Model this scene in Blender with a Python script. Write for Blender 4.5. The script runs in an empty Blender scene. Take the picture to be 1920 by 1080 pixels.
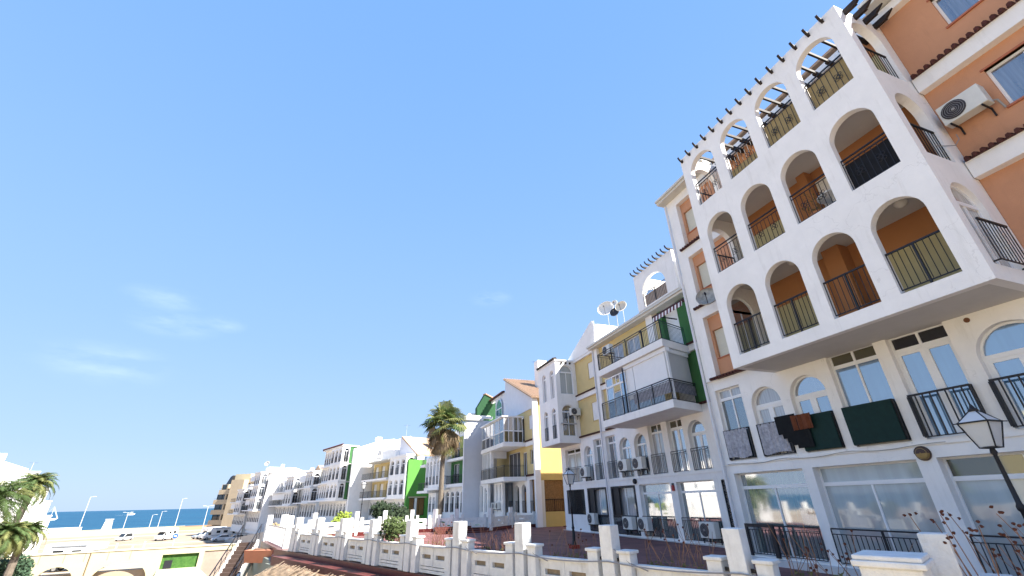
import bpy, bmesh, math, random
from mathutils import Vector, Matrix, noise
from mathutils.geometry import tessellate_polygon
R = math.radians
random.seed(7)
sc = bpy.context.scene
col = sc.collection

# ---------------------------------------------------------------- camera
CZ = 1.85
cam_d = bpy.data.cameras.new("camera"); cam = bpy.data.objects.new("camera", cam_d); col.objects.link(cam)
cam_d.sensor_width = 36.0; cam_d.lens = 15.0; cam_d.clip_start = 0.05; cam_d.clip_end = 90000
_pi, _ro, _yw = R(26.547), R(-1.328), R(20.323)
cam.matrix_world = (Matrix.Translation((0, 0, CZ)) @ Matrix.Rotation(-_yw, 4, 'Z') @ Matrix.Rotation(R(90) + _pi, 4, 'X') @ Matrix.Rotation(_ro, 4, 'Z'))
sc.camera = cam
# ---------------------------------------------------------------- light
SUN_EL, SUN_AZ = R(49), R(134)          # azimuth clockwise from +Y
w = bpy.data.worlds.new("World"); sc.world = w; w.use_nodes = True
nt = w.node_tree; nt.nodes.clear()
sky = nt.nodes.new('ShaderNodeTexSky'); sky.sky_type = 'NISHITA'; sky.sun_disc = False
sky.sun_elevation = SUN_EL; sky.sun_rotation = SUN_AZ; sky.altitude = 0; sky.air_density = 1.0; sky.dust_density = 0.7; sky.ozone_density = 2.2
# faint wisps of high cloud, fixed in the sky
tc = nt.nodes.new('ShaderNodeTexCoord'); mp = nt.nodes.new('ShaderNodeMapping'); mp.inputs['Scale'].default_value = (6, 6, 22)
nz = nt.nodes.new('ShaderNodeTexNoise'); nz.inputs['Scale'].default_value = 1.6; nz.inputs['Detail'].default_value = 9; nz.inputs['Roughness'].default_value = .55
mp.inputs['Location'].default_value = (0.6, 0.3, 0.2)
rp = nt.nodes.new('ShaderNodeMapRange'); rp.inputs[1].default_value = .40; rp.inputs[2].default_value = .72; rp.inputs[3].default_value = 0; rp.inputs[4].default_value = .11
sx = nt.nodes.new('ShaderNodeSeparateXYZ')
CLOUDS = ((-.352, .878, .340, .075), (-.403, .888, .223, .115), (-.329, .894, .304, .085), (-.261, .906, .318, .05), (.267, .865, .425, .06))
mul = nt.nodes.new('ShaderNodeMath'); mul.operation = 'MULTIPLY'
mx = nt.nodes.new('ShaderNodeMixRGB'); mx.inputs[2].default_value = (9.0, 9.6, 11.5, 1)
bg = nt.nodes.new('ShaderNodeBackground'); bg.inputs['Strength'].default_value = 0.066
wo = nt.nodes.new('ShaderNodeOutputWorld'); L = nt.links.new
L(tc.outputs['Generated'], mp.inputs[0]); L(mp.outputs[0], nz.inputs[0]); L(nz.outputs[0], rp.inputs[0])
L(tc.outputs['Generated'], sx.inputs[0]); prev = None
for (dx, dy, dz, rad) in CLOUDS:
    di = nt.nodes.new('ShaderNodeVectorMath'); di.operation = 'SUBTRACT'; di.inputs[1].default_value = (dx, dy, dz)
    sc_ = nt.nodes.new('ShaderNodeVectorMath'); sc_.operation = 'MULTIPLY'; sc_.inputs[1].default_value = (1, 1, 2.6)
    ln = nt.nodes.new('ShaderNodeVectorMath'); ln.operation = 'LENGTH'
    mr = nt.nodes.new('ShaderNodeMapRange'); mr.interpolation_type = 'SMOOTHSTEP'; mr.inputs[1].default_value = rad; mr.inputs[2].default_value = rad * .15; mr.inputs[3].default_value = 0; mr.inputs[4].default_value = 1
    L(tc.outputs['Generated'], di.inputs[0]); L(di.outputs[0], sc_.inputs[0]); L(sc_.outputs[0], ln.inputs[0]); L(ln.outputs['Value'], mr.inputs[0])
    if prev is None: prev = mr.outputs[0]
    else: ad = nt.nodes.new('ShaderNodeMath'); ad.operation = 'MAXIMUM'; L(prev, ad.inputs[0]); L(mr.outputs[0], ad.inputs[1]); prev = ad.outputs[0]
L(rp.outputs[0], mul.inputs[0]); L(prev, mul.inputs[1])
gr = nt.nodes.new('ShaderNodeValToRGB'); gr.color_ramp.interpolation = 'B_SPLINE'
SKY_STOPS = ((0.0, (.50, .66, .92)), (.10, (.44, .63, .95)), (.30, (.345, .575, 1.0)), (.60, (.265, .50, 1.0)), (.95, (.19, .42, .94)))
e = gr.color_ramp.elements
for i, (p_, c_) in enumerate(SKY_STOPS):
    q_ = e[i] if i < 2 else e.new(p_); q_.position = p_; q_.color = (*c_, 1)
vs = nt.nodes.new('ShaderNodeVectorMath'); vs.operation = 'SCALE'; vs.inputs['Scale'].default_value = 4.9
bl = nt.nodes.new('ShaderNodeMixRGB'); bl.inputs[0].default_value = .92
L(sx.outputs[2], gr.inputs[0]); L(gr.outputs[0], vs.inputs[0]); L(sky.outputs[0], bl.inputs[1]); L(vs.outputs[0], bl.inputs[2])
L(mul.outputs[0], mx.inputs[0]); L(bl.outputs[0], mx.inputs[1]); L(mx.outputs[0], bg.inputs[0]); L(bg.outputs[0], wo.inputs[0])
sd = bpy.data.lights.new("sun", 'SUN'); so = bpy.data.objects.new("sun", sd); col.objects.link(so)
sd.energy = 4.8; sd.angle = R(0.53); sd.color = (1.0, .955, .88)
_d = Vector((math.sin(SUN_AZ) * math.cos(SUN_EL), math.cos(SUN_AZ) * math.cos(SUN_EL), math.sin(SUN_EL)))
so.rotation_euler = _d.to_track_quat('Z', 'Y').to_euler(); so.location = (30, -30, 60)
sc.view_settings.view_transform = 'Standard'; sc.view_settings.look = 'None'; sc.view_settings.gamma = 1
sc.view_settings.exposure = 1.86
sc.view_settings.use_curve_mapping = False

# ---------------------------------------------------------------- materials
MAT = {}
def mat(name, color, rough=.7, var=.0, vscale=2.0, bump=.0, bscale=40., spec=.3, metal=0., stain=0., coat=0.):
    if name in MAT: return MAT[name]
    m = bpy.data.materials.new(name); m.use_nodes = True; MAT[name] = m
    n = m.node_tree.nodes; l = m.node_tree.links.new; p = n['Principled BSDF']
    p.inputs['Base Color'].default_value = (*color, 1); p.inputs['Roughness'].default_value = rough
    p.inputs['Specular IOR Level'].default_value = spec; p.inputs['Metallic'].default_value = metal
    g = n.new('ShaderNodeNewGeometry'); last = None
    if var or stain:
        t = n.new('ShaderNodeTexNoise'); t.inputs['Scale'].default_value = vscale; t.inputs['Detail'].default_value = 6; t.inputs['Roughness'].default_value = .62
        l(g.outputs['Position'], t.inputs[0])
        r = n.new('ShaderNodeMapRange'); r.inputs[1].default_value = .3; r.inputs[2].default_value = .72; r.inputs[3].default_value = 1 - var; r.inputs[4].default_value = 1 + var * .5
        l(t.outputs[0], r.inputs[0])
        h = n.new('ShaderNodeMixRGB'); h.blend_type = 'MULTIPLY'; h.inputs[0].default_value = 1; h.inputs[1].default_value = (*color, 1)
        l(r.outputs[0], h.inputs[2]); last = h.outputs[0]
    if stain:
        mp = n.new('ShaderNodeMapping'); mp.inputs['Scale'].default_value = (4, 4, .55); l(g.outputs['Position'], mp.inputs[0])
        t = n.new('ShaderNodeTexNoise'); t.inputs['Scale'].default_value = 1.3; t.inputs['Detail'].default_value = 8; t.inputs['Roughness'].default_value = .7; l(mp.outputs[0], t.inputs[0])
        r = n.new('ShaderNodeMapRange'); r.inputs[1].default_value = .55; r.inputs[2].default_value = .78; r.inputs[3].default_value = 0; r.inputs[4].default_value = stain
        l(t.outputs[0], r.inputs[0])
        h = n.new('ShaderNodeMixRGB'); l(r.outputs[0], h.inputs[0]); l(last, h.inputs[1]); h.inputs[2].default_value = (color[0] * .45, color[1] * .43, color[2] * .38, 1); last = h.outputs[0]
    if last: l(last, p.inputs['Base Color'])
    if bump:
        t = n.new('ShaderNodeTexNoise'); t.inputs['Scale'].default_value = bscale; t.inputs['Detail'].default_value = 4; l(g.outputs['Position'], t.inputs[0])
        b = n.new('ShaderNodeBump'); b.inputs['Strength'].default_value = bump; b.inputs['Distance'].default_value = .02; l(t.outputs[0], b.inputs['Height']); l(b.outputs[0], p.inputs['Normal'])
    return m

def glass(name, curtain, refl=.25, folds=0., fscale=14., tint=(1, 1, 1)):
    """window pane: what hangs behind it, seen through a reflecting sheet"""
    if name in MAT: return MAT[name]
    m = bpy.data.materials.new(name); m.use_nodes = True; MAT[name] = m
    n = m.node_tree.nodes; l = m.node_tree.links.new; n.remove(n['Principled BSDF']); out = n['Material Output']
    d = n.new('ShaderNodeBsdfDiffuse'); d.inputs[0].default_value = (*curtain, 1)
    g = n.new('ShaderNodeNewGeometry')
    t = n.new('ShaderNodeTexNoise'); mp = n.new('ShaderNodeMapping'); mp.inputs['Scale'].default_value = (fscale, fscale, .25 * fscale * .2)
    l(g.outputs['Position'], mp.inputs[0]); l(mp.outputs[0], t.inputs[0]); t.inputs['Scale'].default_value = 1; t.inputs['Detail'].default_value = 3
    r = n.new('ShaderNodeMapRange'); r.inputs[1].default_value = .35; r.inputs[2].default_value = .65; r.inputs[3].default_value = 1 - folds; r.inputs[4].default_value = 1
    l(t.outputs[0], r.inputs[0])
    h = n.new('ShaderNodeMixRGB'); h.blend_type = 'MULTIPLY'; h.inputs[0].default_value = 1; h.inputs[1].default_value = (*curtain, 1); l(r.outputs[0], h.inputs[2]); l(h.outputs[0], d.inputs[0])
    gl = n.new('ShaderNodeBsdfGlossy'); gl.inputs['Roughness'].default_value = .045; gl.inputs[0].default_value = (*tint, 1)
    t2 = n.new('ShaderNodeTexNoise'); t2.inputs['Scale'].default_value = 1.4; l(g.outputs['Position'], t2.inputs[0])
    b = n.new('ShaderNodeBump'); b.inputs['Strength'].default_value = .015; b.inputs['Distance'].default_value = .05; l(t2.outputs[0], b.inputs['Height']); l(b.outputs[0], gl.inputs['Normal'])
    lw = n.new('ShaderNodeFresnel'); lw.inputs[0].default_value = 1.5
    a = n.new('ShaderNodeMath'); a.operation = 'ADD'; a.use_clamp = True; a.inputs[1].default_value = refl; l(lw.outputs[0], a.inputs[0])
    mix = n.new('ShaderNodeMixShader'); l(a.outputs[0], mix.inputs[0]); l(d.outputs[0], mix.inputs[1]); l(gl.outputs[0], mix.inputs[2]); l(mix.outputs[0], out.inputs[0])
    return m

WHITE = mat('white_stucco', (.85, .83, .80), .85, .07, 1.2, .3, 60, stain=.25)
def add_cracks(m):
    n = m.node_tree.nodes; l = m.node_tree.links.new; p = n['Principled BSDF']; src = p.inputs['Base Color'].links[0].from_socket
    g = n.new('ShaderNodeNewGeometry'); tn = n.new('ShaderNodeTexNoise'); tn.inputs['Scale'].default_value = 2.2; tn.inputs['Detail'].default_value = 6; l(g.outputs['Position'], tn.inputs[0])
    ad = n.new('ShaderNodeVectorMath'); ad.operation = 'ADD'; l(g.outputs['Position'], ad.inputs[0]); l(tn.outputs['Color'], ad.inputs[1])
    v = n.new('ShaderNodeTexVoronoi'); v.feature = 'DISTANCE_TO_EDGE'; v.inputs['Scale'].default_value = .55; l(ad.outputs[0], v.inputs['Vector'])
    r = n.new('ShaderNodeMapRange'); r.inputs[1].default_value = .0; r.inputs[2].default_value = .006; r.inputs[3].default_value = 1; r.inputs[4].default_value = 0; l(v.outputs[0], r.inputs[0])
    t2 = n.new('ShaderNodeTexNoise'); t2.inputs['Scale'].default_value = .5; l(g.outputs['Position'], t2.inputs[0]); r2 = n.new('ShaderNodeMapRange'); r2.inputs[1].default_value = .5; r2.inputs[2].default_value = .62; r2.inputs[3].default_value = 0; r2.inputs[4].default_value = .26; l(t2.outputs[0], r2.inputs[0])
    mm = n.new('ShaderNodeMath'); mm.operation = 'MULTIPLY'; l(r.outputs[0], mm.inputs[0]); l(r2.outputs[0], mm.inputs[1])
    h = n.new('ShaderNodeMixRGB'); l(mm.outputs[0], h.inputs[0]); l(src, h.inputs[1]); h.inputs[2].default_value = (.34, .32, .29, 1); l(h.outputs[0], p.inputs['Base Color'])
add_cracks(WHITE)
WHITE2 = mat('weathered_white_paint', (.74, .74, .71), .8, .14, 5, .5, 35, stain=.55)
TRIM = mat('white_window_frame', (.80, .80, .80), .4, .03, 3)
ORANGE = mat('orange_stucco', (.56, .285, .165), .9, .09, 1.1, .35, 70, stain=.2)
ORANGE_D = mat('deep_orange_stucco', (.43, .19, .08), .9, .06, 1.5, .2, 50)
YELLOW = mat('yellow_stucco', (.60, .43, .15), .9, .07, 1.5, .3, 60, stain=.12)
YELLOW2 = mat('pale_yellow_stucco', (.65, .515, .25), .9, .07, 1.5, .3, 60, stain=.12)
GREEN = mat('green_stucco', (.055, .165, .055), .9, .08, 1.5, .3, 60)
LIME = mat('lime_green_stucco', (.10, .29, .055), .9, .08, 1.0, .2, 30)
BEIGE = mat('beige_stucco', (.50, .40, .27), .9, .08, .6, .2, 30, stain=.12)
BLIND = mat('beige_roller_blind', (.52, .46, .26), .8, .05, 4)
SHUT = mat('cream_roller_shutter', (.62, .60, .50), .6, .04, 3)
SHUTW = mat('white_roller_shutter', (.78, .78, .78), .6, .04, 3)
TILE = mat('dark_red_tile', (.07, .018, .014), .6, .35, 6, .4, 30)
ROOF = mat('terracotta_roof_tile', (.44, .30, .20), .85, .3, 4, .6, 12)
IRON = mat('black_iron', (.018, .018, .022), .45, .2, 8)
IRON_G = mat('dark_green_iron', (.02, .045, .045), .45, .2, 8)
WOODB = mat('dark_stained_beam', (.028, .019, .015), .7, .3, 10, .3, 20)
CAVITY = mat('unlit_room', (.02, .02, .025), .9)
PIPE = mat('white_plastic_pipe', (.70, .70, .72), .4, .05, 4)
ACW = mat('white_enamelled_metal', (.66, .66, .62), .4, .06, 6)
ACD = mat('dark_grille', (.04, .035, .04), .5, .2, 30)
GREENCLOTH = mat('dark_green_privacy_cloth', (.004, .026, .022), .75, .25, 7, .2, 90)
LACE = mat('grey_lace_privacy_cloth', (.40, .40, .44), .9, .45, 9, .3, 60)
BAMBOO = mat('brown_reed_screen', (.28, .15, .055), .85, .35, 9, .5, 50)
DUST = mat('pale_concrete', (.55, .53, .48), .9, .12, 3, .3, 30)
GLB = glass('pane_sky_blue', (.10, .21, .34), .30, .12, 6)  # blue of the mirrored sky is put into the base colour
GLS = glass('pane_sky', (.10, .15, .20), .38, .1)
GLD = glass('pane_dark', (.012, .013, .018), .05)
GLK = glass('pane_dark_olive', (.07, .065, .035), .08)
GLG = glass('pane_grey_curtain', (.42, .42, .42), .12, .3, 22)
GLW = glass('pane_white_curtain', (.60, .62, .60), .12, .35, 22)
GLC = glass('pane_pale_screen', (.42, .46, .465), .06, .16, 5)
GLR = glass('pane_mirror', (.20, .24, .23), .32, .4, 8)
GLT = glass('pane_teal', (.05, .09, .11), .22, .4, 14)
GLM = glass('pane_mid', (.16, .18, .20), .20, .6, 9)

# ---------------------------------------------------------------- mesh helpers
ORG = {}
class MB:
    def __init__(s): s.v = []; s.f = []
    def face(s, pts):
        k = len(s.v); s.v += [Vector(p) for p in pts]; s.f.append(tuple(range(k, k + len(pts))))
    def hexa(s, p):        # p: 8 pts bottom 0-3, top 4-7
        k = len(s.v); s.v += [Vector(q) for q in p]
        for a in ((0, 3, 2, 1), (4, 5, 6, 7), (0, 1, 5, 4), (1, 2, 6, 5), (2, 3, 7, 6), (3, 0, 4, 7)): s.f.append(tuple(k + i for i in a))
    def box(s, m, a0, a1, z0, z1, d0, d1):
        s.hexa([m(a0, z0, d0), m(a1, z0, d0), m(a1, z0, d1), m(a0, z0, d1), m(a0, z1, d0), m(a1, z1, d0), m(a1, z1, d1), m(a0, z1, d1)])
    def prism(s, pts, vec):
        vec = Vector(vec); n = len(pts); k = len(s.v)
        s.v += [Vector(p) for p in pts] + [Vector(p) + vec for p in pts]
        s.f.append(tuple(range(k, k + n))); s.f.append(tuple(range(k + 2 * n - 1, k + n - 1, -1)))
        for i in range(n): j = (i + 1) % n; s.f.append((k + j, k + i, k + n + i, k + n + j))
    def tube(s, pts, r, n=6, r2=None, cap=True):
        pts = [Vector(p) for p in pts]; k0 = len(s.v); N = len(pts)
        for i, p in enumerate(pts):
            t = (pts[min(i + 1, N - 1)] - pts[max(i - 1, 0)]).normalized()
            a = t.orthogonal().normalized() if i == 0 else (a - a.dot(t) * t).normalized()
            b = t.cross(a); rr = r if r2 is None else r + (r2 - r) * i / (N - 1)
            if isinstance(r, (list, tuple)): rr = r[i]
            for j in range(n): s.v.append(p + (a * math.cos(2 * math.pi * j / n) + b * math.sin(2 * math.pi * j / n)) * rr)
        for i in range(N - 1):
            for j in range(n):
                q = (j + 1) % n; s.f.append((k0 + i * n + j, k0 + i * n + q, k0 + (i + 1) * n + q, k0 + (i + 1) * n + j))
        if cap: s.f.append(tuple(k0 + j for j in range(n - 1, -1, -1))); s.f.append(tuple(k0 + (N - 1) * n + j for j in range(n)))
    def lathe(s, c, prof, n=12, ax=(0, 0, 1)):
        c = Vector(c); ax = Vector(ax).normalized(); a = ax.orthogonal().normalized(); b = ax.cross(a); k = len(s.v); N = len(prof)
        for (r, h) in prof:
            for j in range(n): s.v.append(c + ax * h + (a * math.cos(2 * math.pi * j / n) + b * math.sin(2 * math.pi * j / n)) * r)
        for i in range(N - 1):
            for j in range(n):
                q = (j + 1) % n; s.f.append((k + i * n + j, k + i * n + q, k + (i + 1) * n + q, k + (i + 1) * n + j))
        s.f.append(tuple(k + j for j in range(n - 1, -1, -1))); s.f.append(tuple(k + (N - 1) * n + j for j in range(n)))
    def wall(s, m, outer, d0, d1, holes=()):
        """outer: (a0,a1,z0,z1) or list of points; holes: lists of points; slab from depth d0 to d1"""
        if len(outer) == 4 and not isinstance(outer[0], (tuple, list)):
            a0, a1, z0, z1 = outer; outer = [(a0, z0), (a1, z0), (a1, z1), (a0, z1)]
        polys = [[Vector((p[0], p[1], 0)) for p in outer]] + [[Vector((p[0], p[1], 0)) for p in h] for h in holes]
        tris = tessellate_polygon(polys); flat = [p for q in polys for p in q]; n = len(flat); k = len(s.v)
        s.v += [Vector(m(p.x, p.y, d0)) for p in flat] + [Vector(m(p.x, p.y, d1)) for p in flat]
        for t in tris: s.f.append((k + t[0], k + t[1], k + t[2])); s.f.append((k + n + t[2], k + n + t[1], k + n + t[0]))
        o = 0
        for q in polys:
            c = len(q)
            for i in range(c): j = (i + 1) % c; s.f.append((k + o + i, k + o + j, k + n + o + j, k + n + o + i))
            o += c
    def build(s, name, material, parent=None, smooth=False, bevel=0., label=None):
        me = bpy.data.meshes.new(name); org = ORG.get(parent.name, Vector((0, 0, 0))) if parent else Vector((0, 0, 0))
        me.from_pydata([tuple(p - org) for p in s.v], [], s.f); me.update()
        bm = bmesh.new(); bm.from_mesh(me); bmesh.ops.remove_doubles(bm, verts=bm.verts, dist=.0004) if smooth else None
        bmesh.ops.recalc_face_normals(bm, faces=bm.faces)
        if smooth:
            for f in bm.faces: f.smooth = True
        bm.to_mesh(me); bm.free()
        me.materials.append(material)
        o = bpy.data.objects.new(name, me); col.objects.link(o)
        if parent: o.parent = parent
        ORG[o.name] = org
        if bevel:
            b = o.modifiers.new('bevel', 'BEVEL'); b.width = bevel; b.segments = 2; b.limit_method = 'ANGLE'
        if smooth:
            e = o.modifiers.new('edges', 'EDGE_SPLIT'); e.split_angle = R(40)
        if label: o['label'] = label
        return o

def tag(o, label, cat, group=None, kind=None):
    if label: o['label'] = label
    if cat: o['category'] = cat
    if group: o['group'] = group
    if kind: o['kind'] = kind
    return o
def thing(name, loc, label, cat, group=None):
    o = bpy.data.objects.new(name, None); col.objects.link(o); o.location = loc; o.empty_display_size = .2; ORG[o.name] = Vector(loc)
    return tag(o, label, cat, group)
def dup(root, loc, rz=0, label=None, group=None, scale=1):
    def cp(o, par):
        c = o.copy(); col.objects.link(c)
        if par: c.parent = par
        for ch in kids.get(o.name, []): cp(ch, c)
        return c
    kids = {}
    for o in bpy.data.objects:
        if o.parent: kids.setdefault(o.parent.name, []).append(o)
    r = cp(root, None); r.location = loc; r.rotation_euler = (0, 0, rz); r.scale = (scale,) * 3
    if label: r['label'] = label
    if group: r['group'] = group
    return r

class Fr:
    """facade frame: u runs along the street away from the camera, w out of the wall, z up"""
    def __init__(s, x, y, th=0., dz=0.): s.x, s.y, s.c, s.s, s.dz = x, y, math.cos(R(th)), math.sin(R(th)), dz
    def pt(s, u, w, z): return Vector((s.x - u * s.s - w * s.c, s.y + u * s.c - w * s.s, z + s.dz))
    def F(s, w): return lambda a, z, d: s.pt(a, w - d, z)        # wall facing the street
    def S(s, u): return lambda a, z, d: s.pt(u + d, a, z)        # wall facing back to the camera (a = w)
    def N(s, u): return lambda a, z, d: s.pt(u - d, a, z)        # wall facing away
def rect(a0, a1, z0, z1): return [(a0, z0), (a1, z0), (a1, z1), (a0, z1)]
def arch(a0, a1, z0, zt, n=12, k=1.0):
    r = (a1 - a0) / 2; c = (a0 + a1) / 2; zs = zt - r * k
    return [(a0, z0), (a1, z0)] + [(c + r * math.cos(math.pi * i / n), zs + r * k * math.sin(math.pi * i / n)) for i in range(n + 1)]
def archring(mb, m, a0, a1, zt, t, d0, d1, n=12, k=1.0):
    r = (a1 - a0) / 2; c = (a0 + a1) / 2; zs = zt - r * k
    for i in range(n):
        A, B = math.pi * i / n, math.pi * (i + 1) / n
        q = lambda an, rr, d: m(c + rr * math.cos(an), zs + rr * k * math.sin(an), d)
        mb.hexa([q(A, r - t, d0), q(A, r, d0), q(A, r, d1), q(A, r - t, d1), q(B, r - t, d0), q(B, r, d0), q(B, r, d1), q(B, r - t, d1)])

def window(par, m, a0, a1, z0, z1, d=.14, pane=None, ar=False, transom=None, mull=(.5,), t=.05, top_pane=None, frame=None, leaf=0., curt=None, n=10, seal=None):
    """one window: frame mesh with its panes as sub-parts"""
    frame = frame or TRIM; pane = pane or GLS
    f = MB(); zs = z1 - (a1 - a0) / 2 if ar else z1
    f.box(m, a0, a0 + t, z0, zs, d, d + .05); f.box(m, a1 - t, a1, z0, zs, d, d + .05); f.box(m, a0 + t, a1 - t, z0, z0 + t, d, d + .05)
    if ar: archring(f, m, a0, a1, z1, t, d, d + .05, n)
    else: f.box(m, a0 + t, a1 - t, z1 - t, z1, d, d + .05)
    zt = transom if transom else (zs if ar else z1 - t)
    if transom or ar: f.box(m, a0 + t, a1 - t, zt - .05, zt + .05, d - .01, d + .045)
    for q in mull:
        c = a0 + (a1 - a0) * q; f.box(m, c - t * .5 - leaf, c + t * .5 + leaf, z0 + t, zt - .05, d + .002, d + .052)
    if leaf:
        for s0, s1 in ((a0 + t, a0 + t + leaf), (a1 - t - leaf, a1 - t)): f.box(m, s0, s1, z0 + t, zt - .05, d + .004, d + .054)
        f.box(m, a0 + t, a1 - t, zt - .05 - leaf, zt - .05, d + .006, d + .056)
    o = f.build('window', frame, par)
    p = MB(); p.wall(m, (a0 + t * .5, a1 - t * .5, z0 + t * .5, zt), d + .03, d + .045); p.build('pane', pane, o)
    if transom and not ar:
        p = MB(); p.wall(m, (a0 + t * .5, a1 - t * .5, zt, z1 - t * .5), d + .03, d + .045); p.build('pane', top_pane or pane, o)
        if top_pane is not None and mull:
            f2 = MB()
            for q in mull:
                c = a0 + (a1 - a0) * q; f2.box(m, c - t * .6, c + t * .6, zt + .05, z1 - t, d + .002, d + .03)
            f2.build('glazing_bar', frame, o)
    if ar:
        r = (a1 - a0) / 2 - t * .5; c = (a0 + a1) / 2
        p = MB(); p.wall(m, [(c + r * math.cos(math.pi * i / n), zt + r * math.sin(math.pi * i / n)) for i in range(n + 1)], d + .03, d + .045); p.build('pane', top_pane or pane, o)
    return o

def rail(mb, m, a0, a1, z0, z1, d, sp=.12, t=.014, top=.03, mid=None, posts=()):
    mb.box(m, a0, a1, z1 - top, z1, d - top * .5, d + top * .5); mb.box(m, a0, a1, z0, z0 + .025, d - .012, d + .012)
    zt = z1 - top
    if mid: mb.box(m, a0, a1, z1 - mid - .02, z1 - mid, d - .012, d + .012); zt = z1 - mid - .02
    n = max(2, round((a1 - a0) / sp))
    for i in range(n + 1):
        a = a0 + (a1 - a0) * i / n; b = i in (0, n)
        mb.box(m, a - (t if b else t * .5), a + (t if b else t * .5), z0 + .025, z1 - top if b else zt, d - t * .5, d + t * .5)
    for q in posts:
        a = a0 + (a1 - a0) * q; mb.box(m, a - .022, a + .022, z0 - .06, z1 - top, d - .02, d + .02)
def motif(mb, m, a, z, d, r=.09):
    for (da, dz_) in ((-.6, .75), (.6, .75), (-.6, -.75), (.6, -.75), (0, 0)):
        pts = [m(a + da * r + r * .55 * math.cos(t), z + dz_ * r + r * .55 * math.sin(t), d) for t in [i * math.pi / 4 for i in range(9)]]
        mb.tube(pts, .008, 4)
def tile_strip(mb, m, a0, a1, z, d, sp=.15):
    """row of dark roof tiles laid along a ledge: scalloped front edge"""
    n = max(1, round((a1 - a0) / sp)); h = (a1 - a0) / n
    for i in range(n):
        a = a0 + i * h
        mb.hexa([m(a, z, d), m(a + h * .9, z, d), m(a + h * .9, z, d + .3), m(a, z, d + .3), m(a + .01, z + .045, d + .02), m(a + h * .85, z + .045, d + .02), m(a + h * .85, z + .13, d + .3), m(a + .01, z + .13, d + .3)])
        mb.tube([m(a + h * .45, z + .035, d - .03), m(a + h * .45, z + .12, d + .28)], h * .36, 6)

def ac_unit(m, a, z, d, label, s=1.0, group=None, fan=0, w=.82, h=.56, dep=.30):
    """outdoor air-conditioner unit standing d out from the wall map m (depth negative = outwards)"""
    w *= s; h *= s; base = m(a + w / 2, z, d)
    o = thing('air_conditioner_unit', base, label, 'air conditioner', group)
    b = MB(); b.box(m, a, a + w, z, z + h, d - dep, d); b.build('casing', ACW, o, bevel=.015)
    fa = a + w * (.66 if fan == 0 else .34); c = m(fa, z + h * .5, d - dep - .004); nrm = (m(0, 0, -1) - m(0, 0, 0)).normalized()
    g = MB(); g.lathe(c, [(h * .42, 0), (h * .42, .012), (h * .36, .02), (.02, .02)], 20, nrm); gr = g.build('fan_grille', ACD, o, smooth=False)
    g = MB()
    for k in (.12, .2, .28, .36):
        ax = Vector(nrm); u1 = (m(1, 0, 0) - m(0, 0, 0)).normalized(); z1 = Vector((0, 0, 1))
        g.tube([Vector(c) + nrm * .024 + u1 * h * k * math.cos(t) + z1 * h * k * math.sin(t) for t in [i * math.pi / 10 for i in range(21)]], .004, 4)
    g.lathe(Vector(c) + nrm * .02, [(h * .07, 0), (h * .05, .02)], 10, nrm); g.build('grille_ring', mat('grille_ring', (.3, .3, .3), .4), gr)
    for q in (.12, .85): b = MB(); b.box(m, a + w * q, a + w * q + .03, z - .05, z - .003, d - dep, d + .1); b.box(m, a + w * q, a + w * q + .03, z - .25, z - .05, d + .06, d + .1); b.build('bracket', IRON, o)
    b = MB(); b.tube([m(a + .05, z + .1, d - .05), m(a - .06, z + .05, d - .02), m(a - .08, z - .2, d + .05)], .02, 6); b.build('pipe', mat('grey_pipe', (.3, .29, .28), .6), o)
    return o
def dish(c, r, nrm, material, label, pole=None, group=None):
    c = Vector(c); o = thing('satellite_dish', c, label, 'satellite dish', group); nrm = Vector(nrm).normalized()
    b = MB(); k = [(r * math.sin(t) , r * .28 * (1 - math.cos(t)) * 1.6 ) for t in [i * math.pi / 16 for i in range(1, 9)]]
    b.lathe(c, [(.01, 0)] + k + [(k[-1][0] - .012, k[-1][1] + .012)] + [(q[0], q[1] + .014) for q in k[::-1][1:]] + [(.01, .014)], 22, nrm); b.build('reflector', material, o, smooth=True)
    b = MB(); z = Vector((0, 0, 1)); side = nrm.cross(z).normalized(); up = side.cross(nrm)
    tip = c + nrm * r * .95 - up * r * .15
    b.tube([c - up * r * .9 + nrm * r * .4, tip], .014, 5); b.lathe(tip, [(.035, -.05), (.045, 0), (.03, .07)], 8, nrm); b.build('feed_arm', ACD, o)
    if pole: b = MB(); b.tube([c - nrm * .03, c - nrm * .12 - z * .1, c - nrm * .12 - z * pole], .022, 6); b.build('mast', mat('galvanised', (.45, .45, .45), .4, metal=.6), o)
    return o
def antenna(p, h, label):
    o = thing('television_antenna', p, label, 'antenna'); p = Vector(p)
    b = MB(); b.tube([p, p + Vector((0, 0, h))], .025, 5); b.build('mast', mat('galvanised', (.45, .45, .45), .4, metal=.6), o)
    b = MB(); t = p + Vector((0, 0, h * .95)); b.tube([t + Vector((-.5, 0, 0)), t + Vector((.6, 0, 0))], .012, 4)
    for k in range(7): b.tube([t + Vector((-.5 + k * .17, -.28 + k * .02, 0)), t + Vector((-.5 + k * .17, .28 - k * .02, 0))], .007, 4)
    b.tube([p + Vector((0, -.3, h * .7)), p + Vector((0, .3, h * .7))], .01, 4); b.build('aerial', ACD, o)
    return o

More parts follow.
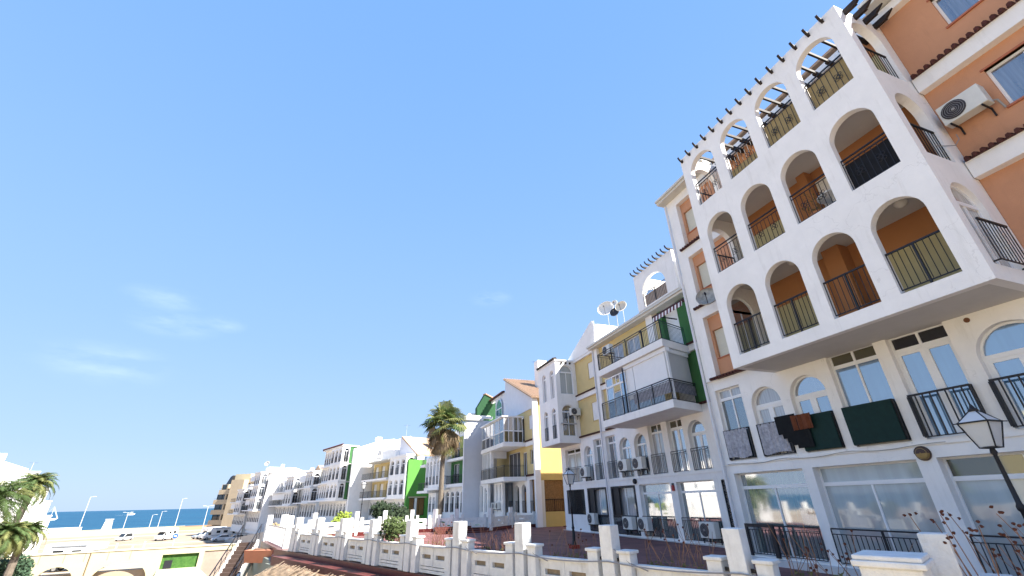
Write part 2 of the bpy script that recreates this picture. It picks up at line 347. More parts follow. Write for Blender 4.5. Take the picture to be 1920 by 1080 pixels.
# ---------------------------------------------------------------- ground, sea
GREY = mat('terrace_paving', (.20, .085, .075), .8, .25, 1.2, .2, 20)
def brickmat():
    m = mat('terrace_tiles', (.20, .09, .08), .75); n = m.node_tree.nodes; l = m.node_tree.links.new; p = n['Principled BSDF']
    g = n.new('ShaderNodeNewGeometry'); b = n.new('ShaderNodeTexBrick'); b.inputs['Scale'].default_value = 1.0; b.offset = 0
    b.inputs['Color1'].default_value = (.20, .085, .078, 1); b.inputs['Color2'].default_value = (.155, .065, .062, 1); b.inputs['Mortar'].default_value = (.10, .06, .055, 1)
    b.inputs['Brick Width'].default_value = .3; b.inputs['Row Height'].default_value = .3; b.inputs['Mortar Size'].default_value = .012; b.inputs['Bias'].default_value = -.2
    l(g.outputs['Position'], b.inputs[0]); t = n.new('ShaderNodeTexNoise'); t.inputs['Scale'].default_value = .9; t.inputs['Detail'].default_value = 6; l(g.outputs['Position'], t.inputs[0])
    h = n.new('ShaderNodeMixRGB'); h.blend_type = 'MULTIPLY'; h.inputs[0].default_value = .8; l(b.outputs[0], h.inputs[1])
    r = n.new('ShaderNodeMapRange'); r.inputs[1].default_value = .3; r.inputs[2].default_value = .7; r.inputs[3].default_value = .6; r.inputs[4].default_value = 1.25; l(t.outputs[0], r.inputs[0]); l(r.outputs[0], h.inputs[2]); l(h.outputs[0], p.inputs['Base Color'])
    return m
TERR = brickmat()
def sandmat(name, c1, c2, sc_=.05):
    m = mat(name, c1, .95); n = m.node_tree.nodes; l = m.node_tree.links.new; p = n['Principled BSDF']
    g = n.new('ShaderNodeNewGeometry'); t = n.new('ShaderNodeTexNoise'); t.inputs['Scale'].default_value = sc_; t.inputs['Detail'].default_value = 12; t.inputs['Roughness'].default_value = .7; l(g.outputs['Position'], t.inputs[0])
    r = n.new('ShaderNodeValToRGB'); r.color_ramp.elements[0].position = .38; r.color_ramp.elements[0].color = (*c1, 1); r.color_ramp.elements[1].position = .66; r.color_ramp.elements[1].color = (*c2, 1)
    l(t.outputs[0], r.inputs[0]); l(r.outputs[0], p.inputs['Base Color']); return m
SAND = sandmat('sandy_ground', (.24, .18, .125), (.35, .275, .195), .09)
SAND2 = sandmat('beach_sand', (.37, .31, .22), (.43, .365, .26), .04)
PINK = sandmat('pinkish_paving', (.30, .235, .19), (.38, .305, .25), .4)
def seamat():
    m = mat('sea_water', (.012, .075, .15), .25, spec=.12); n = m.node_tree.nodes; l = m.node_tree.links.new; p = n['Principled BSDF']
    g = n.new('ShaderNodeNewGeometry'); mp = n.new('ShaderNodeMapping'); mp.inputs['Rotation'].default_value = (0, 0, R(25)); mp.inputs['Scale'].default_value = (.004, .022, .02); l(g.outputs['Position'], mp.inputs[0])
    t = n.new('ShaderNodeTexNoise'); t.inputs['Scale'].default_value = 1; t.inputs['Detail'].default_value = 9; t.inputs['Roughness'].default_value = .65; l(mp.outputs[0], t.inputs[0])
    r = n.new('ShaderNodeValToRGB'); r.color_ramp.elements[0].position = .36; r.color_ramp.elements[0].color = (.006, .042, .088, 1); r.color_ramp.elements[1].position = .66; r.color_ramp.elements[1].color = (.016, .082, .142, 1)
    l(t.outputs[0], r.inputs[0]); l(r.outputs[0], p.inputs['Base Color'])
    t2 = n.new('ShaderNodeTexNoise'); t2.inputs['Scale'].default_value = .5; t2.inputs['Detail'].default_value = 8; l(g.outputs['Position'], t2.inputs[0])
    b = n.new('ShaderNodeBump'); b.inputs['Strength'].default_value = 1; b.inputs['Distance'].default_value = 1.2; l(t2.outputs[0], b.inputs['Height']); l(b.outputs[0], p.inputs['Normal'])
    p.inputs['Roughness'].default_value = .45
    return m
def I(x, y, d=0): return Vector((x, y, d))
LOT = -6.0
mb = MB(); mb.face([(-40000, -3000, -9), (40000, -3000, -9), (40000, 60000, -9), (-40000, 60000, -9)]); tag(mb.build('sea', seamat()), 'calm blue sea reaching the horizon beyond the beach', 'sea', kind='structure')
# land: one sheet with a coast that drops to the sea
coast = [(-420, 150), (-230, 196), (-165, 210), (-120, 236), (-95, 260), (-60, 282), (-20, 300), (40, 320), (300, 380)]
mb = MB()
inner = [(x, y, LOT) for x, y in coast]; outer_ = [(x - 8, y + 22, -10.2) for x, y in coast]
mb.face([(-420, -260, LOT), (300, -260, LOT)] + inner[::-1])
for i in range(len(coast) - 1): mb.face([inner[i], inner[i + 1], outer_[i + 1], outer_[i]])
tag(mb.build('ground', SAND), 'pale sandy car park and beach ground below the terrace', 'ground', kind='structure')
# beach strip, 4 mm above the car park ground
mb = MB()
mb.face([(-400, 130, LOT + .004), (-150, 172, LOT + .004), (-60, 225, LOT + .004), (30, 280, LOT + .004), (40, 318, LOT + .004), (-20, 298, LOT + .004), (-60, 280, LOT + .004), (-95, 258, LOT + .004), (-120, 234, LOT + .004), (-165, 208, LOT + .004), (-230, 194, LOT + .004), (-400, 153, LOT + .004)])
tag(mb.build('beach', SAND2), 'bright beach sand between the car park and the sea', 'beach', kind='structure')
# terrace block
FS = Vector((6.52, 3.73)); FD = Vector((-.3935, .9193)); FN = Vector((-.9193, -.3935))    # front fence line: start, direction, outward normal
def fp(s, n=0.): q = FS + FD * s + FN * n; return (q.x, q.y)
corner = fp(22.6)
edge = [fp(-14, .22), fp(22.6, .22)]
backline = [(-3.0, 31.6), (-1.5, 34.4), (1.2, 36.0), (3.2, 36.6), (5.2, 36.8), (6.9, 36.6), (8.3, 35.4), (10.7, 34.7), (13.2, 37.2), (15.7, 37.4)]
poly = [edge[0], edge[1]] + backline + [(32, 37.4), (32, -12)]
mb = MB(); mb.prism([(x, y, -.1) for x, y in poly], (0, 0, -6.3)); tag(mb.build('terrace', TERR), 'dark red tiled terrace in front of the apartment buildings', 'terrace', kind='structure')
# lower step band along building fronts (raised kerb on which the facades stand)
mb = MB(); mb.prism([(12.75, -8, -.096), (13.5, -8, -.096), (13.5, 13.3, -.096), (12.75, 13.3, -.096)], (0, 0, .17)); mb.prism([(15.5, 13.3, -.096), (16.2, 13.3, -.096), (16.2, 32.3, -.096), (15.5, 32.3, -.096)], (0, 0, .02))
tag(mb.build('pavement', mat('white_plinth', (.6, .58, .56), .8, .1, 3)), 'narrow plinth running along the foot of the facades', 'pavement', kind='structure')

# ---------------------------------------------------------------- building A: nearest, orange
fA = Fr(13, 0, 0)
A = thing('apartment_building', (13, 6, 0), 'tall white and orange apartment building nearest the camera with a projecting block of arched balconies', 'apartment building', 'apartment buildings along the terrace')
m0 = fA.F(0)
ga = [(10.2, 12.87), (7.16, 9.88), (3.9, 6.74), (.9, 3.5), (-2.6, .5)]
fa_r = [(11.70, 12.87, 5.48, 0), (10.22, 11.38, 5.17, 1), (8.70, 9.87, 5.17, 1), (7.07, 8.40, 5.52, 0), (5.47, 6.75, 5.50, 0), (3.86, 5.16, 5.13, 1), (2.3, 3.45, 5.5, 0), (.5, 1.8, 5.5, 0)]
holes = [rect(a, b, .12, 2.56) for a, b in ga] + [(arch(a, b, 2.97, zt, 14) if ar else rect(a, b, 2.97, zt)) for a, b, zt, ar in fa_r]
mb = MB(); mb.wall(m0, (-6, 13.2, .07, 5.86), 0, .34, holes); mb.build('ground_wall', WHITE, A)
mb = MB(); mb.box(m0, 9.9, 13.2, 2.84, 2.90, -.035, 0); mb.box(m0, -6, 9.9, 2.84, 2.90, -.035, 0)
for a, b, zt, ar in fa_r: mb.box(m0, a, b, 2.90, 2.968, -.03, .1)
mb.build('sill_band', WHITE, A)
gp = [(GLR, GLC), (GLC, GLC), (GLC, GLK), (GLC, GLK), (GLC, GLC)]
for (a, b), (p1, p2) in zip(ga, gp):
    window(A, m0, a, b, .12, 2.56, .22, p1, False, 2.1, (.5,), .05, p2 if p2 is GLK else None)
fp_ = [GLT, GLG, GLB, GLB, GLB, GLB, GLB, GLS]
ft = [GLG, GLG, GLS, GLK, GLD, GLB, GLD, GLS]
for i, ((a, b, zt, ar), p1, p2) in enumerate(zip(fa_r, fp_, ft)):
    window(A, m0, a, b, 2.97, zt, .15, p1, bool(ar), None if ar else (5.12 if i != 3 else 5.15), (.5,), .05, p2, None, 0.0 if i in (0, 3) else .07, n=14)
# railings ground
for (a, b) in ga:
    mb = MB(); rail(mb, m0, a + .02, b - .02, .16, 1.0, -.03, .125, .016, .035, .14, (.5,)); mb.build('balcony_railing', IRON, A)
mb = MB(); mb.box(m0, 11.75, 11.9, .1, 1.02, -.06, 0); mb.box(m0, 12.78, 12.87, .1, 1.02, -.06, 0); mb.box(m0, 11.9, 12.78, .92, 1.02, -.06, -.01); mb.build('gate', IRON, A)
for i, (a, b, zt, ar) in enumerate(fa_r):
    mb = MB(); o_ = -.10 if i >= 3 else -.05
    rail(mb, m0, a + .02, b - .02, 3.0, 4.0, o_, .16 if i > 3 else .13, .024 if i > 3 else .014, .045); mb.box(m0, a + .02, a + .05, 3.0, 4.0, o_, .02); mb.box(m0, b - .05, b - .02, 3.0, 4.0, o_, .02)
    r_ = mb.build('balcony_railing', IRON, A)
    if i in (0, 1):
        c = MB(); n = 14
        for k in range(n):
            a_ = a + .1 + (b - a - .16) * k / n; b_ = a + .1 + (b - a - .16) * (k + 1) / n
            q = lambda aa: o_ - .03 - .02 * math.sin(aa * 37) ; zb = lambda aa: 3.02 + .06 * abs(math.sin(aa * 3.1))
            c.hexa([m0(a_, zb(a_), q(a_)), m0(b_, zb(b_), q(b_)), m0(b_, zb(b_), q(b_) + .006), m0(a_, zb(a_), q(a_) + .006), m0(a_, 3.98, q(a_)), m0(b_, 3.98, q(b_)), m0(b_, 3.98, q(b_) + .006), m0(a_, 3.98, q(a_) + .006)])
        c.build('privacy_cloth', LACE, r_)
    if i in (2, 3):
        c = MB(); c.box(m0, a + .03, b - .03, 3.01, 3.99, o_ - .05, o_ - .035); c.build('privacy_cloth', GREENCLOTH, r_)
# upper orange wall, right part and left strip; white framing
mo = fA.F(-.15)
ow = [rect(1.25, 2.55, 12.6, 13.7), rect(1.25, 2.55, 9.69, 10.86), rect(1.25, 2.55, 6.78, 7.95)]
mb = MB(); mb.wall(mo, (-6, 3.64, 5.87, 14.3), 0, .3, ow); mb.build('upper_wall', ORANGE, A)
for q in ow:
    window(A, mo, 1.25, 2.55, q[0][1], q[2][1], .1, GLM, False, None, (.5,), .055)
    mb = MB(); mb.box(mo, 1.2, 2.6, q[2][1], q[2][1] + .05, -.03, .1); mb.build('lintel', mat('orange_sill', (.40, .14, .08), .8), A)
    mb = MB(); mb.box(mo, 1.2, 2.6, q[0][1] - .05, q[0][1], -.05, .1); mb.build('sill', mat('orange_sill', (.40, .14, .08), .8), A)
ol = [rect(11.25, 12.42, z, z + 1.12) for z in (12.49, 9.67, 6.69)]
mb = MB(); mb.wall(mo, (9.9, 12.75, 5.87, 14.1), 0, .3, ol); mb.build('upper_wall', ORANGE, A)
for q in ol:
    mb = MB()
    for k in range(12): mb.box(mo, 11.26, 12.41, q[0][1] + k * .093, q[0][1] + k * .093 + .088, .09 + .0, .13)
    mb.build('roller_shutter', SHUT, A); mb = MB(); mb.box(mo, 11.22, 12.45, q[0][1] - .045, q[0][1], -.04, .13); mb.build('sill', mat('orange_sill', (.4, .14, .08), .8), A)
m1 = fA.F(.08); m2 = fA.F(.16); m3 = fA.F(.5)
for q in ((12.54, 13.12, 5.86, 14.5, 0, .6), (10.14, 12.538, 11.26, 11.72, 0, .25), (-6, 3.62, 11.26, 11.72, 0, .25), (10.14, 12.538, 8.38, 8.84, 0, .25), (-6, 3.62, 8.38, 8.84, 0, .25), (10.14, 12.538, 14.1, 14.5, 0, .25), (-6, 3.62, 14.18, 14.45, 0, .25)):
    mb = MB(); mb.box(m1, *q); mb.build('white_band', WHITE, A)
for z in (11.72, 8.84, 5.862):
    mb = MB(); tile_strip(mb, m2, 10.14, 12.85, z, 0); mb.build('tile_strip', TILE, A)
    if z > 6: mb = MB(); tile_strip(mb, m2, -6, 3.6, z, 0); mb.build('tile_strip', TILE, A)
for x0, x1 in ((10.14, 13.3), (-6, 3.6)): mb = MB(); mb.box(m3, x0, x1, 14.50, 14.62, 0, .5); mb.box(m3, x0, x1, 14.62, 14.72, -.08, .3); mb.box(m3, x0, x1, 14.72, 14.78, -.03, .5); mb.build('gutter', mat('cream_gutter', (.62, .60, .54), .5, .08, 4), A)
mb = MB(); mb.box(m1, 10.139, 3.621, 14.2, 14.5, .06, .25); mb.build('white_band', WHITE, A)
mb = MB(); mb.hexa([(13.1, -6, 14.8), (13.1, 13.4, 14.8), (23, 13.4, 14.8), (23, -6, 14.8), (13.1, -6, 14.9), (13.1, 13.4, 14.9), (17.5, 13.4, 16.3), (17.5, -6, 16.3)]); mb.hexa([(17.5, -6, 14.8), (17.5, 13.4, 14.8), (23, 13.4, 14.8), (23, -6, 14.8), (17.5, -6, 16.3), (17.5, 13.4, 16.3), (23, 13.4, 14.9), (23, -6, 14.9)]); mb.build('roof', ROOF, A)
mb = MB(); mb.hexa([(13.6, -6, 0), (13.6, 13.1, 0), (22.8, 13.3, 0), (22.8, -6, 0), (13.6, -6, 14.78), (13.6, 13.1, 14.78), (22.8, 13.3, 14.78), (22.8, -6, 14.78)]); mb.build('rear_wall', WHITE, A)
# the projecting block of arched balconies
Z0 = [5.48, 8.38, 11.29]; Y0, Y1, W = 3.64, 10.14, 1.77
cent = [9.20, 7.665, 6.13, 4.59]; hw = .566
mf = fA.F(W)
hl = []
for r_, (zs, zt) in enumerate(((5.83, 8.02), (8.75, 10.87), (11.65, 13.73))):
    for c in cent: hl.append(arch(c - hw, c + hw, zs, zt, 16))
mb = MB(); mb.wall(mf, (Y0, Y1, 5.48, 14.2), 0, .2, hl); BAY = mb.build('balcony_block', WHITE, A)
ms = fA.S(Y0); mn = fA.N(Y1)
sh = [arch(.42, 1.50, 5.85, 8.02, 14), arch(.42, 1.50, 8.77, 10.89, 14), arch(.30, 1.48, 11.62, 13.80, 14)]
mb = MB(); mb.wall(ms, (-.14, W - .2 - .0005, 5.48, 14.2), 0, .2, sh); mb.build('block_side_wall', WHITE, A)
mb = MB(); mb.wall(mn, (-.14, W - .2005, 5.48, 14.2), 0, .2, sh); mb.build('block_side_wall', WHITE, A)
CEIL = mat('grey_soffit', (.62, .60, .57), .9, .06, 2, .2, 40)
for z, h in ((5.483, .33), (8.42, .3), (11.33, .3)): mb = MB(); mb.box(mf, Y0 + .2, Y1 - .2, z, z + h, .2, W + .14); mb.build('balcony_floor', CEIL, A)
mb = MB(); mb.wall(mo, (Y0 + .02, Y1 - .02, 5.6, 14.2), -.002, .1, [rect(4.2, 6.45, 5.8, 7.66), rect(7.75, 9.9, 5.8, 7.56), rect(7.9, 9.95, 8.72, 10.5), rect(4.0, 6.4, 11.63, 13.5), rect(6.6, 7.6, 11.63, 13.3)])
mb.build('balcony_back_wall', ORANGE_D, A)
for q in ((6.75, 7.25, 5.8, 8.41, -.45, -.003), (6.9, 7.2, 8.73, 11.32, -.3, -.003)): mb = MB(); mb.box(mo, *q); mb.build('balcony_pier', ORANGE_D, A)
for a, b, z0_, z1_ in ((4.2, 6.45, 5.8, 7.66), (7.75, 9.9, 5.8, 7.56), (7.9, 9.95, 8.72, 10.5)): mb = MB(); mb.box(mo, a, b, z0_, z1_, .03, .08); mb.build('roller_blind', BLIND, A)
for a, b, zt_ in ((4.0, 6.4, 13.5), (6.6, 7.6, 13.3)): mb = MB(); mb.box(mo, a, b, 11.63, zt_, .03, .08); mb.build('roller_blind', BLIND, A)
for c, z0_, z1_ in ((cent[3], 11.68, 12.62), (cent[2], 11.68, 12.6), (cent[1], 11.70, 12.05)): mb = MB(); mb.box(mf, c - hw + .01, c + hw - .01, z0_, z1_, .15, .165); mb.build('reed_blind', mat('yellow_canvas', (.34, .255, .12), .85, .12, 9), A)
for (c, zt, hgt) in ((cent[0], 5.9, 1), (cent[1], 5.9, 1), (cent[2], 5.9, 1), (cent[3], 5.9, 1)):
    mb = MB(); rail(mb, mf, c - hw + .005, c + hw - .005, 5.92, 6.88, .1, .126, .014, .04, None, (.5,)); mb.build('balcony_railing', IRON, A)
for row, zb, ztop in ((1, 8.80, 9.76), (2, 11.70, 12.70)):
    for c in cent:
        mb = MB(); rail(mb, mf, c - hw + .005, c + hw - .005, zb, ztop, .1, .14, .013, .035, .13); motif(mb, mf, c - .25, zb + .42, .1); motif(mb, mf, c + .25, zb + .42, .1); mb.build('balcony_railing', IRON, A)
for mm in (ms, mn):
    for zb, ztop, o_ in ((5.88, 6.88, -.12), (8.80, 9.80, .06), (11.66, 12.66, .06)):
        mb = MB(); rail(mb, mm, .43, 1.49, zb, ztop, o_, .13, .014, .04)
        if o_ < 0: mb.box(mm, .43, .45, zb, zb + .03, o_, .02); mb.box(mm, 1.47, 1.49, zb, zb + .03, o_, .02)
        mb.build('balcony_railing', IRON, A)
window(A, ms, .42, 1.50, 5.85, 8.02, .1, GLG, True, n=14)
window(A, mn, .42, 1.50, 5.85, 8.02, .1, GLS, True, n=14)
for c, z in ((cent[3] + .15, 8.33), (cent[1] + .1, 8.33)):
    mb = MB(); mb.lathe(fA.pt(c, .9, z), [(.09, .05), (.13, .0), (.15, -.05), (.12, -.12), (.06, -.16), (.01, -.17)], 14); mb.build('ceiling_lamp', mat('opal_glass', (.75, .72, .66), .3), A, smooth=True)
for c, z, lb in ((5.35, 8.72, 'potted plant on the middle balcony floor'), (6.35, 8.72, 'potted plant on the middle balcony floor'), (8.7, 11.62, 'potted plant on the top balcony floor')):
    pv = fA.pt(c, W - .45, z); mb = MB(); mb.lathe(pv, [(.12, 0), (.17, .28), (.18, .30), (.05, .30)], 12); pt_ = mb.build('flower_pot', mat('pot_terracotta', (.40, .18, .09), .8), A, smooth=False)
    mb = MB(); rng = random.Random(int(c * 10))
    for k in range(110): d_ = Vector((rng.gauss(0, .12), rng.gauss(0, .12), .3 + rng.random() * .75)); t_ = Vector((rng.gauss(0, .1), rng.gauss(0, .1), rng.gauss(0, .05))); mb.face([pv + d_ - t_ * .4, pv + d_ + t_.orthogonal().normalized() * .03, pv + d_ + t_ * .8])
    mb.build('foliage', mat('pot_plant_green', (.05, .10, .03), .8, .3, 9), A)
mb = MB(); mb.lathe(fA.pt(6.0, W - .8, 8.72), [(.18, 0), (.03, .05), (.03, .7), (.38, .72), (.38, .75), (.02, .75)], 16); mb.build('balcony_table', TRIM, A)
mb = MB(); mb.wall(mo, (5.9, 6.85, 8.73, 10.9), -.03, -.004); mb.build('white_panel', WHITE, A)
mb = MB(); mb.box(mf, 4.05, 5.14, 8.84, 9.6, .16, .17); mb.build('privacy_cloth', mat('black_cloth_screen', (.01, .01, .012), .8, .3, 9), A)
mb = MB(); mb.wall(mo, (4.3, 6.0, 8.73, 10.6), -.02, -.004); mb.build('sliding_door', GLD, A)
mb = MB(); mb.box(mo, 4.2, 6.1, 10.6, 10.72, -.1, 0); mb.box(mo, 5.1, 5.16, 8.75, 10.6, -.05, 0); mb.build('door_frame', mat('brown_frame', (.10, .035, .02), .6), A)
mb = MB(); mb.box(mf, 3.9, 5.3, 9.9, 9.93, .5, .53); mb.build('clothes_line_bar', IRON, A)
# pergola beams
def beam_tip(mb, m, a, z, d0, d1, w_=.07, h=.14):
    """beam along the depth axis with a curved, upturned carved end"""
    mb.box(m, a - w_ / 2, a + w_ / 2, z, z + h, d0, d1)
    for k in range(4):
        e0, e1 = d0 - k * .05, d0 - (k + 1) * .05; za, zb = z + .012 * k * k, z + .012 * (k + 1) ** 2 + .01
        t0, t1 = z + h - .03 * k * .4, z + h - .03 * (k + 1) * .35 + .006 * k * k
        mb.hexa([m(a - w_ / 2, za, e0), m(a + w_ / 2, za, e0), m(a + w_ / 2, zb, e1), m(a - w_ / 2, zb, e1), m(a - w_ / 2, t0, e0), m(a + w_ / 2, t0, e0), m(a + w_ / 2, max(t1, zb + .03), e1), m(a - w_ / 2, max(t1, zb + .03), e1)])
for i in range(15):
    a = 4.02 + i * (10.02 - 4.02) / 14
    mb = MB(); beam_tip(mb, mf, a, 13.98, -.001, 0); mb.build('beam_end', WOODB, A)
for i in range(15):
    a = 4.02 + i * (10.02 - 4.02) / 14
    mb = MB(); mb.box(mf, a - .03, a + .03, 14.0, 14.11, .2, W + .1); mb.box(mf, a - .05, a + .05, 13.93, 13.999, W - .5, W + .1); mb.build('pergola_beam', WOODB, A)
for i in range(4):
    mb = MB(); a = 1.42 - i * .42
    mb.box(ms, a - .045, a + .045, 13.94, 14.12, -.32, 0); mb.hexa([ms(a - .045, 13.98, -.32), ms(a + .045, 13.98, -.32), ms(a + .02, 14.12, -.52), ms(a - .02, 14.12, -.52), ms(a - .045, 14.12, -.32), ms(a + .045, 14.12, -.32), ms(a + .02, 14.14, -.52), ms(a - .02, 14.14, -.52)]); mb.build('beam_end', WOODB, A)
# down pipe, cables, ceiling underside
mb = MB(); mb.tube([fA.pt(13.17, .12, z) for z in (0.1, 3, 6, 9, 12, 14.45)], .055, 8); mb.build('downpipe', PIPE, A, smooth=True)
mb = MB(); pts = [fA.pt(13.0 - t * 6.6, .05, 2.87 + .02 * math.sin(t * 22) - .03 * math.sin(math.pi * ((t * 3) % 1))) for t in [i / 40 for i in range(41)]]; mb.tube(pts, .008, 4); mb.build('cable', mat('grey_cable', (.25, .25, .26), .6), A)
mb = MB(); mb.tube([fA.pt(3.46, .12, z) for z in (9.6, 9.45)] + [fA.pt(3.55, .2, 9.3), fA.pt(3.62, .5, 9.25), fA.pt(3.62, 1.0, 9.1)], .01, 5); mb.build('cable', mat('grey_cable', (.25, .25, .26), .6), A)
mb = MB(); mb.lathe(fA.pt(5.02, .0, 5.36), [(.055, -.02), (.06, .01), (.045, .03)], 12, (-1, 0, 0)); mb.build('vent_cover', mat('brown_vent', (.16, .07, .035), .7), A)
# outside things on A
ac_unit(fA.F(-.15), 2.68, 9.86, -.12, 'air conditioner unit high on the orange wall beside the projecting block', 1.0, 'air conditioner units on the facades', fan=0)
o = thing('bulkhead_lamp', fA.pt(6.95, 0, 2.65), 'round brown lamp with a dark lid on the white wall above the ground floor windows', 'wall lamp')
mb = MB(); mb.lathe(fA.pt(6.95, .0, 2.67), [(.14, 0), (.145, .05), (.12, .09), (.05, .11)], 20, (-1, 0, 0)); mb.build('lens', mat('amber_lens', (.30, .20, .07), .35), o, smooth=True)
mb = MB(); mb.lathe(fA.pt(6.95, -.002, 2.67), [(.165, 0), (.165, .04)], 20, (-1, 0, 0))
for i in range(9):
    A1, B1 = math.pi * i / 9, math.pi * (i + 1) / 9
    q = lambda t, r_, d: fA.pt(6.95 + r_ * math.cos(t), d, 2.67 + r_ * math.sin(t))
    mb.hexa([q(A1, .02, .10), q(A1, .155, .05), q(B1, .155, .05), q(B1, .02, .10), q(A1, .02, .125), q(A1, .16, .075), q(B1, .16, .075), q(B1, .02, .125)])
mb.build('lid', mat('brown_metal', (.07, .04, .03), .5), o)
dish((12.4, 11.53 + .0, 8.72), .42, (-.75, -.5, .35), mat('weathered_dish', (.42, .42, .40), .6, .5, 5), 'weathered grey satellite dish fixed to the left edge of the orange building', None, 'satellite dishes')
o = thing('brown_towel', fA.pt(9.45, .2, 4.02), 'brown cloth hung over the dark green balcony screen under an arched window', 'towel'); mb = MB()
for k in range(8):
    a_, b_ = 9.28 + k * .082, 9.28 + (k + 1) * .082; q = lambda a: -.19 - .03 * math.sin(a * 30)
    mb.hexa([m0(a_, 3.62, q(a_)), m0(b_, 3.62 - .02, q(b_)), m0(b_, 3.6, q(b_) + .012), m0(a_, 3.62, q(a_) + .012), m0(a_, 4.04, q(a_)), m0(b_, 4.04, q(b_)), m0(b_, 4.04, q(b_) + .03), m0(a_, 4.04, q(a_) + .03)])
mb.build('cloth', mat('brown_cloth', (.15, .045, .018), .9, .3, 8), o)
mb = MB()
for k, (a_, zz) in enumerate(((9.92, 3.55), (9.83, 3.42), (9.76, 3.3), (9.68, 3.2), (9.58, 3.1))): mb.box(m0, a_ - .12, a_ + .6 - k * .05, zz, zz + .55, -.175 + k * .004, -.16 + k * .004)
mb.build('black_cloth', mat('black_cloth', (.008, .009, .01), .9, .3, 8), o)

# ---------------------------------------------------------------- building B: white ground floors, yellow and green above
fB = Fr(15.75, 0, 0)
B = thing('apartment_building', (15.75, 24, 0), 'yellow and green apartment building with black railed long balconies, left of the orange one', 'apartment building', 'apartment buildings along the terrace')
b0 = fB.F(0)
gb = [(16.85, 19.42, 0), (19.92, 22.62, 0), (23.02, 25.6, 1), (26.15, 28.62, 1), (29.08, 31.8, 2)]
fb = [(16.1, 16.45, 5.2, 0), (16.72, 17.9, 5.22, 1), (18.22, 19.4, 5.5, 0), (19.86, 21.05, 5.52, 0), (21.36, 22.52, 5.22, 1), (22.92, 24.1, 5.2, 1), (24.46, 25.6, 5.5, 0), (26.2, 27.2, 5.5, 0), (27.5, 28.66, 5.2, 1), (29.15, 31.6, 5.26, 0)]
holes = [rect(a, b, -.02 if k < 2 else .92, 2.54 if k < 2 else 2.5) for a, b, k in gb] + [rect(16.12, 16.42, 0.0, 2.52)] + [(arch(a, b, 2.97, zt, 12) if ar else rect(a, b, 2.97, zt)) for a, b, zt, ar in fb if a > 16.2]
mb = MB(); mb.wall(b0, (13.36, 32.3, -.09, 5.84), 0, .32, holes); mb.build('ground_wall', WHITE, B)
mb = MB(); mb.box(b0, 16.02, 32.3, 2.84, 2.90, -.035, -.001); mb.build('sill_band', WHITE, B)
for j, (a, b, k) in enumerate(gb):
    if k < 2:
        window(B, b0, a, b, -.02 if k == 0 else .92, 2.54 if k == 0 else 2.5, .2, GLR if k == 0 else GLG, False, 2.08 if k == 0 else None, (.5,), .05)
    if k == 1:
        mb = MB(); mb.box(b0, a - .02, a + .14, .86, 2.52, -.02, .12); mb.box(b0, b - .14, b + .02, .86, 2.52, -.02, .12); mb.box(b0, a + .14, b - .14, 2.42, 2.52, -.02, .12); mb.box(b0, a + .14, b - .14, .86, .94, -.02, .12)
        mb.box(b0, b - .8, b - .14, .94, 2.42, .03, .06); mb.build('window_surround', mat('black_frame', (.012, .012, .016), .5), B)
        mb = MB(); mb.wall(b0, (a, b, .0, .84), -.002, .02); mb.build('glass_panel', GLT, B)
    if k == 2:
        window(B, b0, a, b, .92, 2.5, .2, GLD, False, None, (.33, .66), .04, None, mat('black_frame', (.012, .012, .016), .5))
        mb = MB(); rail(mb, b0, a + .02, b - .02, .94, 2.48, .04, .11, .022, .03); mb.build('window_grille', IRON, B)
    if k < 2:
        mb = MB(); rail(mb, b0, a + .02, b - .02, .04, .98, -.04, .12, .015, .03, .12, (.5,)); mb.build('balcony_railing', IRON, B)
mb = MB()
for i in range(9): z = .15 + i * .26; mb.box(b0, 16.13, 16.41, z, z + .02, .02, .05); mb.tube([b0(16.27 + .1 * math.cos(t), z + .13 + .1 * math.sin(t), .03) for t in [k * math.pi / 4 for k in range(9)]], .014, 4)
mb.box(b0, 16.12, 16.16, .02, 2.5, .02, .06); mb.box(b0, 16.38, 16.42, .02, 2.5, .02, .06); mb.build('window_grille', IRON, B)
mb = MB(); mb.wall(b0, (16.1, 16.44, -.02, 2.54), .2, .24); mb.build('glass_panel', GLD, B)
pb = [GLS, GLS, GLS, GLG, GLM, GLS, GLM, GLT, GLS, GLG]
for i, (a, b, zt, ar) in enumerate(fb):
    if a < 16.2: continue
    if i == 9: window(B, b0, a, b, 2.97, zt, .2, GLW, False, 4.95, (.5,), .06, GLD)
    else: window(B, b0, a, b, 2.97, zt, .2, pb[i], bool(ar), None if ar else 5.08, (.5,), .05, GLK if i in (2, 3) else pb[i], None, .05 if i in (1, 2) else 0, n=12)
    mb = MB(); rail(mb, b0, a + .02, b - .02, 3.0, 3.97, -.04, .13, .014, .03, .11); mb.build('balcony_railing', IRON, B)
# upper walls
bu = fB.F(-.1)
yb = [rect(26.2, 27.08, 9.69, 10.87), rect(26.2, 27.08, 6.74, 7.98)]
mb = MB(); mb.wall(bu, (25.9, 32.2, 5.845, 11.55), 0, .3, yb); mb.build('upper_wall', YELLOW2, B)
for q in yb:
    mb = MB(); mb.box(bu, 26.2, 27.08, q[0][1], q[2][1], .06, .12)
    for k in range(1, 12): mb.box(bu, 26.2, 27.08, q[0][1] + k * .1, q[0][1] + k * .1 + .012, .05, .062)
    mb.build('roller_shutter', SHUTW, B); mb = MB(); mb.box(bu, 26.15, 27.13, q[0][1] - .05, q[0][1], -.05, .1); mb.build('sill', YELLOW2, B)
mb = MB(); mb.wall(bu, (18.46, 25.3, 5.845, 11.55), 0, .3, [rect(22.4, 23.8, 8.8, 11.0), rect(20.6, 22.0, 8.8, 10.9), rect(19.2, 24.6, 5.85, 8.1)]); mb.build('upper_wall', YELLOW2, B)
